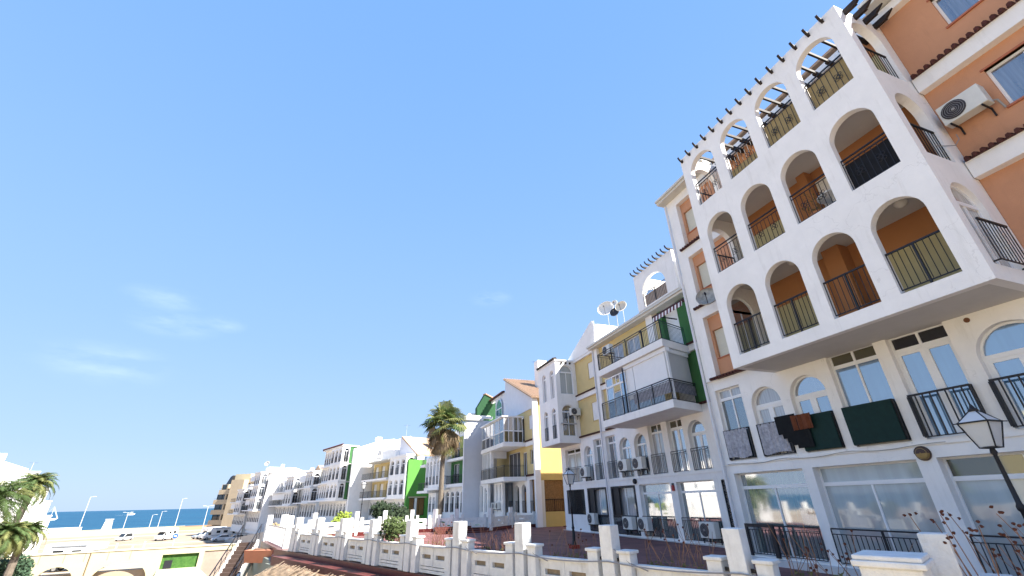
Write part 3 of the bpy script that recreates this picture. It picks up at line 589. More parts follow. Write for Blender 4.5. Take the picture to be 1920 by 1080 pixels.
for (a, b, z0_, z1_, p) in ((22.4, 23.8, 8.8, 11.0, GLG), (20.6, 22.0, 8.8, 10.9, GLG), (19.2, 24.6, 5.85, 8.1, GLM)): window(B, bu, a, b, z0_, z1_, .08, p, False, None, (.5,) if b - a < 3 else (.25, .5, .75), .06)
mb = MB(); mb.wall(bu, (17.02, 18.46, 5.845, 11.55), .3, .4); mb.build('roller_shutter', SHUTW, B)
mb = MB(); mb.wall(bu, (15.9, 17.02, 5.88, 11.5), -.0, .45); mb.build('green_wall', GREEN, B)
mb = MB(); mb.wall(bu, (18.30, 18.62, 8.85, 11.5), -.02, .5); mb.build('green_wall', GREEN, B)
mb = MB(); mb.wall(bu, (18.9, 19.5, 8.83, 11.5), -.2, .3); mb.build('pillar', WHITE, B)
mb = MB(); mb.box(fB.F(.1), 25.3, 25.92, 5.84, 11.5, 0, .5); mb.build('pillar', WHITE, B)
for (a0, a1, z) in ((25.93, 28.93, 8.48), (24.6, 25.29, 8.48)):
    mb = MB(); mb.box(fB.F(.06), a0, a1, z, z + .31, 0, .3); mb.build('white_band', WHITE, B)
    mb = MB(); tile_strip(mb, fB.F(.12), a0, a1, z + .31, 0); mb.build('tile_strip', TILE, B)
for (a0, a1, z) in ((25.93, 28.93, 5.845), (24.3, 25.29, 5.845), (16.05, 16.62, 5.845), (16.05, 16.62, 8.83)):
    mb = MB(); tile_strip(mb, fB.F(.12), a0, a1, z, 0); mb.build('tile_strip', TILE, B)
mb = MB(); mb.box(fB.F(.04), 16.05, 16.62, 8.5, 8.829, 0, .3); mb.build('white_band', WHITE, B)
# eaves
mb = MB(); g3 = fB.F(.42); mb.box(g3, 13.4, 25.9, 11.46, 11.58, 0, .9); mb.box(g3, 13.4, 26.0, 11.58, 11.70, -.1, .2); mb.box(g3, 13.4, 25.95, 11.70, 11.75, -.05, 2.2); mb.build('gutter', mat('cream_gutter', (.62, .6, .54), .5), B)
mb = MB(); mb.box(fB.F(.08), 25.93, 28.93, 11.40, 11.56, 0, .5); mb.build('gutter', WHITE, B)
mb = MB(); mb.hexa([(16.3, 13.36, -.08), (16.3, 32.28, -.08), (25, 32.28, -.08), (25, 13.36, -.08), (16.3, 13.36, 11.45), (16.3, 32.28, 11.45), (25, 32.28, 11.45), (25, 13.36, 11.45)]); mb.build('rear_wall', WHITE, B)
# two balcony slabs with rails
Wb = 2.15
for z0_, z1_, name in ((5.50, 5.86, 0), (8.42, 8.78, 1)):
    mb = MB(); mb.prism([fB.pt(16.62, -.05, z0_), fB.pt(15.98, Wb, z0_), fB.pt(22.1, Wb, z0_), fB.pt(22.1, -.05, z0_)], (0, 0, z1_ - z0_)); mb.build('balcony_slab', WHITE, B)
_A, _B2 = fB.pt(16.66, 0, 0), fB.pt(16.03, Wb - .02, 0); _D = (_B2 - _A).normalized(); _N = Vector((_D.y, -_D.x, 0)); _N = _N if _N.y > 0 else -_N
sA = lambda a, z, d: _A + _D * a + _N * d + Vector((0, 0, z))
fw = fB.F(Wb - .05)
mb = MB(); rail(mb, fw, 16.02, 22.1, 5.90, 6.86, 0, .11, .014, .04, .10, (.0, .22, .43, .65, 1)); mb.build('balcony_railing', IRON, B)
mb = MB(); rail(mb, sA, .1, Wb + .02, 5.90, 6.86, 0, .11, .014, .04, .10); mb.build('balcony_railing', IRON, B)
mb = MB(); mb.box(fw, 16.1, 19.0, 6.2, 6.7, .03, .04); mb.build('privacy_cloth', LACE, B)
mb = MB(); mb.box(sA, .1, Wb - .05, 6.25, 6.72, .03, .04); mb.build('privacy_cloth', LACE, B)
mb = MB(); rail(mb, fw, 16.02, 22.0, 8.82, 9.78, 0, .12, .014, .035, .12, (.0, .25, .5, .75, 1)); mb.build('balcony_railing', IRON, B)
mb = MB(); rail(mb, sA, .1, Wb + .02, 8.82, 9.78, 0, .11, .014, .035, .12); mb.build('balcony_railing', IRON_G, B)
mb = MB(); rail(mb, fB.N(22.0), .1, Wb - .08, 8.82, 9.78, 0, .11, .014, .035, .12); mb.build('balcony_railing', IRON, B)
# glazed-in first balcony: white roller blinds and sliding windows
gw = fB.F(Wb - .22)
for a, b in ((16.12, 18.9), (18.95, 19.6)): mb = MB(); mb.box(gw, a, b, 6.55, 8.2, 0, .06); mb.build('roller_shutter', SHUTW, B)
mb = MB(); mb.box(sA, .12, Wb - .12, 6.4, 8.2, .1, .15); mb.build('roller_shutter', mat('grey_roller_shutter', (.50, .50, .49), .6, .03, 3), B)
mb = MB(); mb.box(fB.F(Wb - .15), 16.05, 19.7, 8.2, 8.40, 0, .25); mb.box(sA, .1, Wb - .3, 8.2, 8.4, .04, .24); mb.build('shutter_box', TRIM, B)
mb = MB(); mb.box(gw, 16.10, 16.22, 5.87, 8.2, -.02, .1); mb.build('pillar', TRIM, B)
window(B, gw, 21.0, 21.75, 5.9, 8.2, .0, GLS, False, 7.65, (), .06); window(B, gw, 19.68, 20.3, 5.9, 8.2, .0, GLB, False, 7.65, (), .06)
mb = MB(); mb.box(gw, 20.3, 21.0, 7.62, 7.72, 0, .05); mb.box(gw, 20.3, 21.0, 8.14, 8.2, 0, .05); mb.box(gw, 20.62, 20.67, 7.72, 8.14, 0, .05); mb.build('window_frame', TRIM, B)
mb = MB(); mb.box(fw, 19.62, 19.68, 5.9, 8.3, -.02, .04); mb.build('post', IRON, B)
o = thing('balcony_lamp', (15.9, 20.3, 10.9), 'small wall light on the pale yellow wall behind the top balcony', 'wall lamp'); mb = MB(); mb.lathe((15.8, 20.3, 10.9), [(.03, 0), (.08, .03), (.09, .1), (.02, .16)], 10, (-1, 0, 0)); mb.build('lamp_shade', mat('brown_metal', (.07, .04, .03)), o)
# striped awning, rolled up
aw = thing('striped_awning', (14.2, 16, 10.3), 'rolled red and white striped awning hanging under the eaves beside the green wall', 'awning')
am = fB.F(1.5); STR = mat('awning_stripes', (.75, .72, .70), .8)
n = STR.node_tree.nodes; l = STR.node_tree.links.new; g_ = n.new('ShaderNodeNewGeometry'); sp_ = n.new('ShaderNodeSeparateXYZ'); m1_ = n.new('ShaderNodeMath'); m1_.operation = 'MULTIPLY'; m1_.inputs[1].default_value = 4.0; m2_ = n.new('ShaderNodeMath'); m2_.operation = 'FRACT'; m3_ = n.new('ShaderNodeMath'); m3_.operation = 'GREATER_THAN'; m3_.inputs[1].default_value = .5
mx_ = n.new('ShaderNodeMixRGB'); mx_.inputs[1].default_value = (.75, .72, .70, 1); mx_.inputs[2].default_value = (.12, .02, .03, 1); l(g_.outputs['Position'], sp_.inputs[0]); l(sp_.outputs[1], m1_.inputs[0]); l(m1_.outputs[0], m2_.inputs[0]); l(m2_.outputs[0], m3_.inputs[0]); l(m3_.outputs[0], mx_.inputs[0]); l(mx_.outputs[0], n['Principled BSDF'].inputs['Base Color'])
mb = MB(); mb.hexa([am(14.85, 10.12, -.05), am(17.1, 10.12, -.05), am(17.1, 10.12, -.03), am(14.85, 10.12, -.03), am(14.85, 10.36, 0), am(17.1, 10.36, 0), am(17.1, 10.36, .02), am(14.85, 10.36, .02)]); mb.build('valance', STR, aw)
mb = MB(); mb.tube([am(14.8, 10.42, .1), am(17.2, 10.42, .1)], .09, 10); mb.build('roller', mat('awning_roll', (.06, .03, .03), .8), aw)
for q_ in (14.9, 17.0): mb = MB(); mb.box(am, q_, q_ + .05, 10.42, 10.47, .1, 1.5); mb.build('bracket', IRON, aw)
# bay at the far end, with arched windows
Wy = 1.65; by = fB.F(Wy); bs = fB.S(28.95)
h1 = [arch(29.68, 30.32, z, zt, 12) for z, zt in ((5.85, 8.02), (8.76, 10.9))] + [arch(30.95, 31.6, z, zt, 12) for z, zt in ((5.85, 8.02), (8.76, 10.9))]
h1 = [arch(29.36, 30.06, 5.85, 8.02), arch(29.36, 30.06, 8.76, 10.9), arch(30.8, 31.5, 5.85, 8.02), arch(30.8, 31.5, 8.76, 10.9)]
h2 = [arch(.28, 1.32, 5.97, 8.2), arch(.2, 1.3, 8.98, 11.2)]
mb = MB(); mb.wall(by, (28.95, 32.3, 5.5, 11.5), 0, .2, h1); mb.build('bay_wall', WHITE, B)
mb = MB(); mb.wall(bs, (-.08, Wy - .201, 5.5, 11.5), 0, .2, h2); mb.build('bay_wall', WHITE, B)
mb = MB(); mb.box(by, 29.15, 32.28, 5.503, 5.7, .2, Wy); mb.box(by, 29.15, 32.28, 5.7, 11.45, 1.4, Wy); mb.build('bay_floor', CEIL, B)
mb = MB(); mb.wall(fB.N(32.3), (-.08, Wy - .201, 5.5, 11.5), 0, .2); mb.build('bay_wall', WHITE, B)
mb = MB(); mb.box(by, 28.9, 32.35, 11.5, 11.62, -.05, Wy); mb.build('bay_roof', WHITE, B)
mb = MB(); tile_strip(mb, fB.F(Wy + .12), 28.95, 32.3, 11.62, 0, .25); mb.build('tile_strip', WOODB, B)
for a, b, z, zt in ((29.36, 30.06, 5.85, 8.02), (29.36, 30.06, 8.76, 10.9), (30.8, 31.5, 5.85, 8.02), (30.8, 31.5, 8.76, 10.9)):
    window(B, by, a, b, z, zt, .1, GLG if z > 8 else GLM, True, None, (.5,), .04, n=12)
    if z < 8: mb = MB(); rail(mb, by, a + .01, b - .01, z + .05, z + .95, .02, .1, .014, .03); mb.build('balcony_railing', IRON, B)
window(B, bs, .28, 1.32, 5.97, 8.2, .1, GLM, True, None, (.5,), .05, n=12); window(B, bs, .2, 1.3, 8.98, 11.2, .1, GLC, True, None, (.5,), .05, n=12)
mb = MB(); mb.box(bs, .25, 1.5, 6.78, 6.86, -.12, .0); mb.build('clothes_airer', mat('galvanised', (.45, .45, .45), .4), B)
for i in range(3): mb = MB(); a = .35 + i * .36; mb.box(bs, a, a + .1, 11.30, 11.42, -.12, 0); mb.build('beam_end', WOODB, B)
# roof features: sloping parapet, terrace arch
mb = MB(); mb.prism([fB.pt(25.6, .1, 11.58), fB.pt(25.6, .1, 13.7), fB.pt(30.3, .1, 11.65), fB.pt(30.3, .1, 11.58)], (.25, 0, 0)); mb.build('parapet_wall', WHITE, B)
mb = MB(); mb.box(fB.S(25.6), -2.6, .099, 11.60, 13.4, -.22, .0); mb.build('parapet_wall', WHITE, B)
ta = fB.F(.5)
mb = MB(); mb.wall(ta, (15.88, 19.45, 11.76, 14.1), 0, .22, [arch(16.75, 18.85, 11.85, 13.55, 18, .85)]); mb.build('terrace_arch', WHITE, B)
mb = MB(); mb.wall(fB.N(19.45), (-2.2, .279, 11.76, 14.1), 0, .22, [arch(-1.9, .0, 11.85, 13.5, 14)]); mb.build('terrace_arch', WHITE, B)
mb = MB(); mb.wall(fB.F(-2.2), (15.88, 19.2, 11.76, 14.1), 0, .22, [rect(16.2, 19.0, 11.9, 13.6)]); mb.build('terrace_arch', WHITE, B)
mb = MB(); mb.wall(fB.S(15.3), (-1.2, .49, 11.76, 14.0), 0, .2); mb.build('terrace_wall', WHITE, B)
mb = MB(); rail(mb, ta, 16.78, 18.83, 11.86, 12.74, .05, .13, .014, .035, .1, (.5,)); mb.build('balcony_railing', IRON, B)
mb = MB(); mb.box(ta, 16.8, 18.8, 11.9, 12.58, .1, .11); mb.build('privacy_cloth', mat('buff_cloth', (.44, .36, .30), .9, .2, 8), B)
for i in range(10): mb = MB(); beam_tip(mb, ta, 15.95 + i * .37, 14.101, -.12, .25, .08, .1); mb.build('beam_end', WOODB, B)
mb = MB(); mb.tube([fB.pt(25.78, .16, z) for z in (0, 3, 6, 9, 11.5)], .055, 8); mb.build('downpipe', PIPE, B, smooth=True)
mb = MB(); mb.tube([fB.pt(15.93, .08, z) for z in (0, 3, 5.7)], .05, 8); mb.build('downpipe', PIPE, B, smooth=True)
# AC units on B
G_AC = 'air conditioner units on the facades'
for (u_, z_, lab, f_) in ((27.75, 3.22, 'air conditioner unit under the first floor arch nearest the street lamp lantern', 1), (22.95, 3.3, 'air conditioner unit on the first floor, left one of the touching pair below arches', 1), (21.45, 3.3, 'air conditioner unit on the first floor, right one of the pair below arches', 1),
                          (27.3, .42, 'air conditioner unit at ground level beside the barred window of the yellow and green building', 1), (23.15, .30, 'air conditioner unit at ground level, left of a pair under the black framed window', 1), (21.7, .30, 'air conditioner unit at ground level, right of a pair beside the black framed window', 1), (16.95, .22, 'air conditioner unit at ground level with dark fan, nearest the camera', 1)):
    ac_unit(b0, u_, z_, -.12, lab, 1.12, G_AC, fan=0)
ac_unit(bu, 22.0, 10.05, -1.0, 'air conditioner unit hung below the roof gutter over the top balcony', 1.0, G_AC)
ac_unit(fB.S(28.72), .1, 7.35, -.02, 'air conditioner unit on the white bay side beside an arched window', .95, G_AC)
o = thing('alarm_box', fB.pt(19.62, 0, 2.2), 'small red box mounted on a white pillar between two shop-size windows', 'alarm box'); mb = MB(); mb.box(b0, 19.58, 19.74, 2.15, 2.4, -.08, 0); mb.build('box', mat('red_box', (.35, .03, .03), .5), o); mb = MB(); mb.box(b0, 19.6, 19.72, 2.4, 2.5, -.06, 0); mb.build('box_top', mat('dark_box', (.05, .05, .06), .5), o)
o = thing('wall_lantern', fB.pt(22.85, 0, 2.8), 'round black wall lamp above the pair of ground level air conditioners', 'wall lamp'); mb = MB(); mb.lathe(fB.pt(22.85, .0, 2.72), [(.12, 0), (.15, .07), (.12, .14), (.03, .18)], 14, (-1, 0, 0)); mb.build('lamp_body', IRON, o, smooth=True)
DW = mat('white_dish', (.72, .70, .66), .5, .08, 5); SG = 'satellite dishes'
dish((16.6, 24.78, 14.33), .62, (-.75, -.6, .3), DW, 'largest white satellite dish above the sloping roof wall', 2.9, SG)
dish((16.6, 23.75, 13.67), .36, (-.8, -.5, .3), mat('black_dish', (.04, .04, .05), .5, .3, 6), 'black satellite dish between two white ones on the roof', 1.2, SG)
dish((16.6, 23.7, 14.38), .24, (-.7, -.6, .3), DW, 'smallest white satellite dish on a mast above the black one', 1.6, SG)
dish((16.6, 22.9, 13.75), .42, (-.8, -.5, .3), mat('cream_dish', (.66, .60, .50), .5, .08, 5), 'cream satellite dish at the right of the roof cluster', 1.4, SG)

# ---------------------------------------------------------------- building C: yellow side wall, grey gable
fC = Fr(15.4, 0, 0)
C = thing('apartment_building', (15.4, 42, 0), 'yellow apartment building with a tall yellow side wall, grey gable and glazed balconies', 'apartment building', 'apartment buildings along the terrace')
c0 = fC.F(0); cu = fC.F(-.08); cs = fC.S(36.8)
co = [rect(37.05, 38.3, .9, 3.5), arch(39.15, 40.3, .9, 3.2), arch(40.95, 42.1, .9, 3.2), rect(42.7, 43.9, .9, 3.5)]
mb = MB(); mb.wall(c0, (36.8, 48, -.2, 3.78), 0, .3, co); mb.build('ground_wall', WHITE, C)
window(C, c0, 37.05, 38.3, .9, 3.5, .28, BAMBOO, False, None, (), .03, None, WOODB); window(C, c0, 39.15, 40.3, .9, 3.2, .28, BAMBOO, True, None, (.35,), .04, GLD, WOODB); window(C, c0, 40.95, 42.1, .9, 3.2, .28, GLD, True, None, (), .04, None, WOODB); window(C, c0, 42.7, 43.9, .9, 3.5, .28, GLM, False, None, (.5,), .04)
for a, b in ((37.05, 38.3), (39.15, 40.3), (40.95, 42.1), (42.7, 43.9)): mb = MB(); rail(mb, c0, a, b, .95, 1.85, .05, .13, .014, .03); mb.build('balcony_railing', IRON, C)
mb = MB(); mb.wall(cu, (36.8, 48, 3.785, 9.5), 0, .3, [rect(37.15, 38.1, 7.72, 8.95), rect(37.15, 38.1, 4.75, 5.97), rect(38.9, 39.9, 3.85, 5.9), rect(40.6, 44, 3.85, 6.1), rect(39.3, 46, 6.85, 9.2)]); mb.build('upper_wall', YELLOW2, C)
mb = MB(); mb.box(cu, 37.15, 38.1, 7.72, 8.95, .05, .1); mb.build('roller_shutter', SHUTW, C)
window(C, cu, 37.15, 38.1, 4.75, 5.97, .12, GLK, False, None, (.35,), .04); window(C, cu, 38.9, 39.9, 3.85, 5.9, .1, GLD, False, None, (.5,), .06); window(C, cu, 40.6, 44, 3.85, 6.1, .1, GLD, False, None, (.33, .66), .05); window(C, cu, 39.3, 46, 6.85, 9.2, .1, GLM, False, None, (.25, .5, .75), .05)
for z in (6.3, 3.4):
    if z > 4: mb = MB(); mb.box(fC.F(.06), 36.95, 38.85, z + .02, z + .41, 0, .3); mb.build('white_band', WHITE, C)
    mb = MB(); tile_strip(mb, fC.F(.1), 36.95, 38.85, z + .41, 0, .2); mb.build('tile_strip', TILE, C)
mb = MB(); mb.box(fC.F(.1), 36.62, 36.95, -.1, 10.3, 0, .5); mb.build('corner_pilaster', WHITE, C)
mb = MB(); mb.wall(cs, (-9, -.42, -.2, 10.4), 0, .3, [rect(-2.55, -.75, 1.0, 3.42)]); mb.build('side_wall', YELLOW, C)
mb = MB(); mb.wall(cs, (-.74, -.42, -.19, 3.4), -.02, -.001); mb.build('side_pilaster', mat('cream_paint', (.7, .66, .56), .8), C)
mb = MB(); mb.wall(cs, (-2.55, -.75, 1.0, 3.42), .12, .2)
mb.build('reed_screen', BAMBOO, C)
mb = MB(); rail(mb, cs, -2.53, -.77, 1.05, 1.95, .06, .18, .02, .05, None, (.5,)); mb.build('balcony_railing', WOODB, C)
# gable wall and roof
mb = MB(); mb.prism([fC.pt(36.7, .0, 9.5), fC.pt(36.7, 0, 10.35), fC.pt(44.0, 0, 13.75), fC.pt(44.5, 0, 13.75), fC.pt(44.5, 0, 12.6), fC.pt(48, 0, 12.6), fC.pt(48, 0, 9.5)], (.3, 0, 0)); mb.build('gable_wall', mat('pale_grey_stucco', (.70, .70, .73), .85, .05, 1.5, .2, 50, stain=.1), C)
mb = MB(); mb.hexa([(15.1, 36.45, 10.28), (15.1, 44.3, 13.85), (24, 44.3, 13.85), (24, 36.45, 10.28), (15.1, 36.4, 10.42), (15.1, 44.3, 14.0), (24, 44.3, 14.0), (24, 36.4, 10.42)]); mb.build('roof', ROOF, C)
mb = MB()
for k in range(30): x = 15.25 + k * .3; mb.tube([(x, 36.45, 10.45), (x, 44.2, 13.98)], .09, 5)
mb.build('roof_tiles', ROOF, C)
mb = MB(); mb.hexa([(15.75, 37.1, -.2), (15.75, 52, -.2), (24, 52, -.2), (24, 37.1, -.2), (15.75, 37.1, 10.3), (15.75, 52, 10.3), (24, 52, 10.3), (24, 37.1, 10.3)]); mb.build('rear_wall', WHITE, C)
mb = MB(); mb.hexa([(17.5, 40, 12.), (17.5, 41, 12.), (18.5, 41, 12.), (18.5, 40, 12.), (17.5, 40, 15.1), (17.5, 41, 15.1), (18.5, 41, 15.1), (18.5, 40, 15.1)]); mb.build('chimney', WHITE, C)
# arched blue window below the gable
window(C, fC.F(.16), 45.2, 47.4, 9.5, 12.2, .0, GLB, True, None, (.5,), .06)
mb = MB(); mb.box(fC.F(0), 48.01, 51.6, 12.35, 12.6, 0, .3); mb.box(fC.F(0), 51.2, 51.6, 9.8, 12.349, 0, .3); mb.build('attic_frame', WHITE, C)
mb = MB(); tile_strip(mb, fC.F(.3), 44.6, 51.6, 12.61, 0, .25); mb.build('tile_strip', TILE, C)
# balconies
Wc = 2.1; cw = fC.F(Wc)
for z in (6.36, 3.46): mb = MB(); mb.prism([fC.pt(38.9, 0.05, z), fC.pt(39.2, Wc, z), fC.pt(46.6, Wc, z), fC.pt(46.6, 0.05, z)], (0, 0, .34)); mb.build('balcony_slab', WHITE, C)
for k in range(5):
    a = 39.3 + k * 1.46; window(C, cw, a, a + 1.42, 6.72, 9.0, .1, (GLD, GLK, GLD, GLD, GLK)[k], False, 7.72, (), .05, (GLM, GLG, GLM, GLG, GLS)[k])
for k in range(2): a = .12 + k * .95; window(C, fC.S(39.2), a, a + .92, 6.72, 9.0, .05, (GLD, GLK)[k], False, 7.75, (.5,), .05, (GLM, GLG)[k])
mb = MB(); mb.box(cw, 39.2, 46.6, 9.0, 9.12, -.1, Wc); mb.build('balcony_roof', TRIM, C)
mb = MB(); rail(mb, cw, 39.25, 46.5, 3.84, 4.78, .08, .13, .014, .035, .1, (.0, .3, .6, 1)); mb.build('balcony_railing', IRON, C)
mb = MB(); rail(mb, fC.S(39.22), .1, Wc - .1, 3.84, 4.78, .0, .13, .014, .035, .1); mb.build('balcony_railing', IRON, C)
window(C, cw, 43.6, 46.4, 3.82, 6.3, .12, GLW, False, None, (.4,), .06)
mb = MB(); mb.box(fC.S(43.5), .3, Wc - .12, 5.7, 6.35, 0, .1); mb.build('roller_shutter', SHUTW, C)
mb = MB(); mb.box(fC.S(43.4), 1.7, Wc - .12, 3.8, 6.35, 0, .1); mb.build('pillar', WHITE, C)
mb = MB(); mb.wall(fC.F(1.3), (41.9, 44.6, -.2, 3.45), 0, .25, [rect(42.3, 42.75, 1.9, 3.3), rect(43.35, 43.8, 1.9, 3.3)]); mb.build('porch_wall', WHITE, C)
for a in (42.3, 43.35): window(C, fC.F(1.3), a, a + .45, 1.9, 3.3, .1, GLM, False, None, (.5,), .03)
mb = MB(); mb.wall(fC.F(1.9), (44.62, 47.6, -.2, 3.45), 0, .25, [arch(45.0, 45.9, .9, 3.1), rect(46.4, 47.3, .9, 3.3)]); mb.build('porch_wall', WHITE, C)
window(C, fC.F(1.9), 45.0, 45.9, .9, 3.1, .15, GLM, True); window(C, fC.F(1.9), 46.4, 47.3, .9, 3.3, .15, GLT)
ac_unit(fC.F(1.3), 42.4, 1.2, -.05, 'air conditioner unit under the yellow building balcony, right one of a pair', 1.0, G_AC, fan=1); ac_unit(fC.F(1.3), 43.5, 1.2, -.05, 'air conditioner unit under the yellow building balcony, left one of a pair', 1.0, G_AC, fan=1)
# fin wall
mb = MB(); mb.wall(fC.S(47.9), [(-1.5, -.2), (3.6, -.2), (3.62, 9.7), (3.3, 10.05), (-1.5, 10.05)], 0, .4); mb.build('fin_wall', mat('pale_grey_stucco', (.70, .70, .73), .85), C)
mb = MB(); mb.box(fC.S(47.8), 1.5, 3.75, 10.05, 10.45, -.05, .7)
for k in range(4): mb.box(fC.S(48.5 + k * .8), .2, 3.3 - k * .3, 10.4 + k * .25, 10.62 + k * .25, 0, .4)
mb.build('fin_cornice', WHITE, C)
antenna((18.5, 42.5, 13.2), 2.6, 'thin television antenna on the tan roof of the yellow building')

# ---------------------------------------------------------------- generic units for the farther part of the row
def cells(par, m, a0, a1, z0, z1, n, wf=.6, ar=True, base=.3, top=.35, panes=(GLD, GLM, GLG), colour=None, railing=True, thick=.3, name='wall', inset=.2, gb=True):
    """one storey of wall with n openings, every opening a window part"""
    wf = min(.82, wf * 1.3); pit = (a1 - a0) / n; ww = pit * wf; hs = []; rng = random.Random(int(a0 * 97 + z0 * 31 + n))
    for i in range(n):
        c = a0 + pit * (i + .5); zt = z1 - top
        isar = ar if isinstance(ar, bool) else ar[i % len(ar)]
        hs.append((c - ww / 2, c + ww / 2, z0 + base, zt, isar))
    mb = MB(); mb.wall(m, (a0, a1, z0, z1), 0, thick, [arch(*h[:4], 8) if h[4] else rect(*h[:4]) for h in hs]); mb.build(name, colour or WHITE, par)
    for h in hs:
        o = window(par, m, h[0], h[1], h[2], h[3], inset, rng.choice(panes), h[4], None, (.5,) if ww > .8 and gb else (), .035, n=8)
        if railing: mb = MB(); rail(mb, m, h[0], h[1], h[2] + .05, h[2] + .95, .02, .16, .02, .04); mb.build('balcony_railing', IRON, o)
def slab(par, fr, u0, u1, w, z, h=.28, name='balcony_slab', w0=0.0, colour=None): mb = MB(); mb.box(fr.F(w), u0, u1, z, z + h, 0, w - w0); mb.build(name, colour or WHITE, par)
def railpart(par, m, a0, a1, z, d=.05, sp=.18, material=None): mb = MB(); rail(mb, m, a0, a1, z, z + .95, d, sp, .02, .045, None, (.33, .66)); mb.build('balcony_railing', material or IRON, par)
def body(par, fr, u0, u1, w0, w1, z0, z1, colour=None, name='rear_wall'): mb = MB(); mb.box(fr.F(w1), u0, u1, z0, z1, 0, w1 - w0); mb.build(name, colour or WHITE, par)
def poly_fin(par, fr, u, pts, t=.4, colour=None, name='fin_wall'): mb = MB(); mb.wall(fr.S(u), pts, 0, t); mb.build(name, colour or WHITE, par)
def roof(par, fr, u0, u1, w0, w1, z, rise, name='roof'):
    mb = MB(); uc = (u0 + u1) / 2
    mb.prism([fr.pt(u0 - .2, w1, z), fr.pt(uc, w1, z + rise), fr.pt(u1 + .2, w1, z)], fr.pt(0, w0, 0) - fr.pt(0, w1, 0)); mb.build(name, ROOF, par)

# building D, behind the palm
fD = Fr(14.2, 48.6, 11)
D = thing('apartment_building', (14.2, 52, 0), 'white apartment building with green upper walls, partly hidden behind the large fan palm', 'apartment building', 'apartment buildings along the terrace')
body(D, fD, .5, 15.8, -10, -.35, -.3, 9.0); body(D, fD, 9, 18.3, -12, -2.5, -.3, 11.0)  # second body added, enlarged and raised to shade the neighbour's green side wall
cells(D, fD.F(0), 0, 12, -.2, 3.5, 8, .55, True, 1.0, .45, (GLD, GLD, GLM))
cells(D, fD.F(-.05), 0, 9, 3.8, 6.6, 3, .5, False, .2, .5, (GLD, GLM), GREEN); cells(D, fD.F(-.05), 0, 9, 6.6, 9.2, 3, .5, False, .2, .5, (GLD, GLM), mat('olive_stucco', (.30, .34, .10), .9))
slab(D, fD, 0, 9, .6, 3.5, .35); slab(D, fD, 0, 9, .6, 6.4, .3); railpart(D, fD.F(.55), 0, 9, 3.85); railpart(D, fD.F(.55), 0, 9, 6.7)
cells(D, fD.F(1.5), 9, 13.8, 3.6, 7.2, 4, .55, True, .3, .5, (GLM, GLG, GLB)); body(D, fD, 9.02, 13.78, -.3, 1.2, 3.61, 7.19); slab(D, fD, 9, 13.8, 1.62, 3.3, .3)
cells(D, fD.S(9.0), -.3, 1.49, 3.6, 7.2, 1, .5, True, .3, .6, (GLM,)); slab(D, fD, 12.4, 16.2, 1.7, 3.02, .28); railpart(D, fD.F(1.65), 12.5, 16.1, 3.3); slab(D, fD, 13.9, 15.8, 1.6, 6.2, .3); railpart(D, fD.F(1.5), 13.9, 15.7, 6.5)
cells(D, fD.F(.9), 11.3, 13.8, -.2, 3.0, 2, .5, True, 1.0, .4, (GLM, GLS))
poly_fin(D, fD, .8, [(-6, 9.3), (.45, 9.3), (.5, 11.7), (-.53, 13.35), (-6, 11.4)], .5, mat('shaded_green_stucco', (.022, .075, .03), .9, .1, 2), 'gable_wall')  # gable green darkened: its shade is put into the colour
mb = MB(); mb.wall(fD.S(.7), [(-.55, 13.38), (-6, 11.43), (-6, 11.58), (-.55, 13.52)], 0, .7); mb.build('roof', ROOF, D)
body(D, fD, 0, 8, -6, -.3, 9.2, 10.2, WHITE, 'attic_wall')

# building J with the bright green side wall
fJ = Fr(10.0, 69.15, 19)
J = thing('apartment_building', (10, 69, 0), 'white apartment building with a bright green side wall and two stacked yellow balconies', 'apartment building', 'apartment buildings along the terrace')
mb = MB(); mb.wall(fJ.S(0), (-12, 1.45, -1.5, 7.7), 0, .4, [rect(-1.6, .9, .3, 2.55)]); mb.build('green_side_wall', LIME, J)
window(J, fJ.S(0), -1.6, .9, .3, 2.55, .2, BAMBOO, False, None, (.33, .66), .06, None, WOODB); mb = MB(); mb.box(fJ.S(0), -1.8, 1.1, 2.56, 2.75, -.06, 0); mb.build('lintel', BEIGE, J)
body(J, fJ, .45, 16.5, -12, -.3, -1.5, 7.6)
cells(J, fJ.F(0), 0, 16.6, -1.2, 2.6, 11, .5, (True, False, True, True), 1.4, .5, (GLD, GLM, GLK))
for z in (2.75, 5.5):
    cells(J, fJ.F(1.7), 0.4, 6.0, z + .05, z + 2.72, 3, .5, True, .25, .4, (GLD, GLM)); cells(J, fJ.S(.3), .05, 1.69, z + .05, z + 2.72, 1, .68, True, .2, .25, (GLD,))
    slab(J, fJ, .3, 6, 1.72, z - .25, .3)
    cells(J, fJ.F(-.1), 6, 16.5, z, z + 2.75, 4, .45, False, .2, .6, (GLK, GLG, GLD), YELLOW2, False)
    slab(J, fJ, 6.2, 16.4, 2.0, z - .25, .3); railpart(J, fJ.F(1.95), 6.2, 16.4, z + .06, .05, .2)
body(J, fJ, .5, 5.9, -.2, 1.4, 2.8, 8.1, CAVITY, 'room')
mb = MB(); mb.box(fJ.F(1.7), .2, 6.1, 8.2, 8.5, -.1, 2.2); mb.build('bay_roof', WHITE, J)
mb = MB(); mb.box(fJ.F(2.0), 6.0, 16.4, 8.1, 8.25, 0, 2.3); mb.build('eaves', mat('cream_gutter', (.62, .6, .54)), J)
mb = MB(); mb.wall(fJ.F(.2), [(.2, 8.3), (6.2, 8.3), (6.2, 11.3), (5.4, 11.5), (.2, 8.7)], 0, .3); mb.build('gable_wall', mat('pale_grey_stucco', (.7, .7, .73)), J)
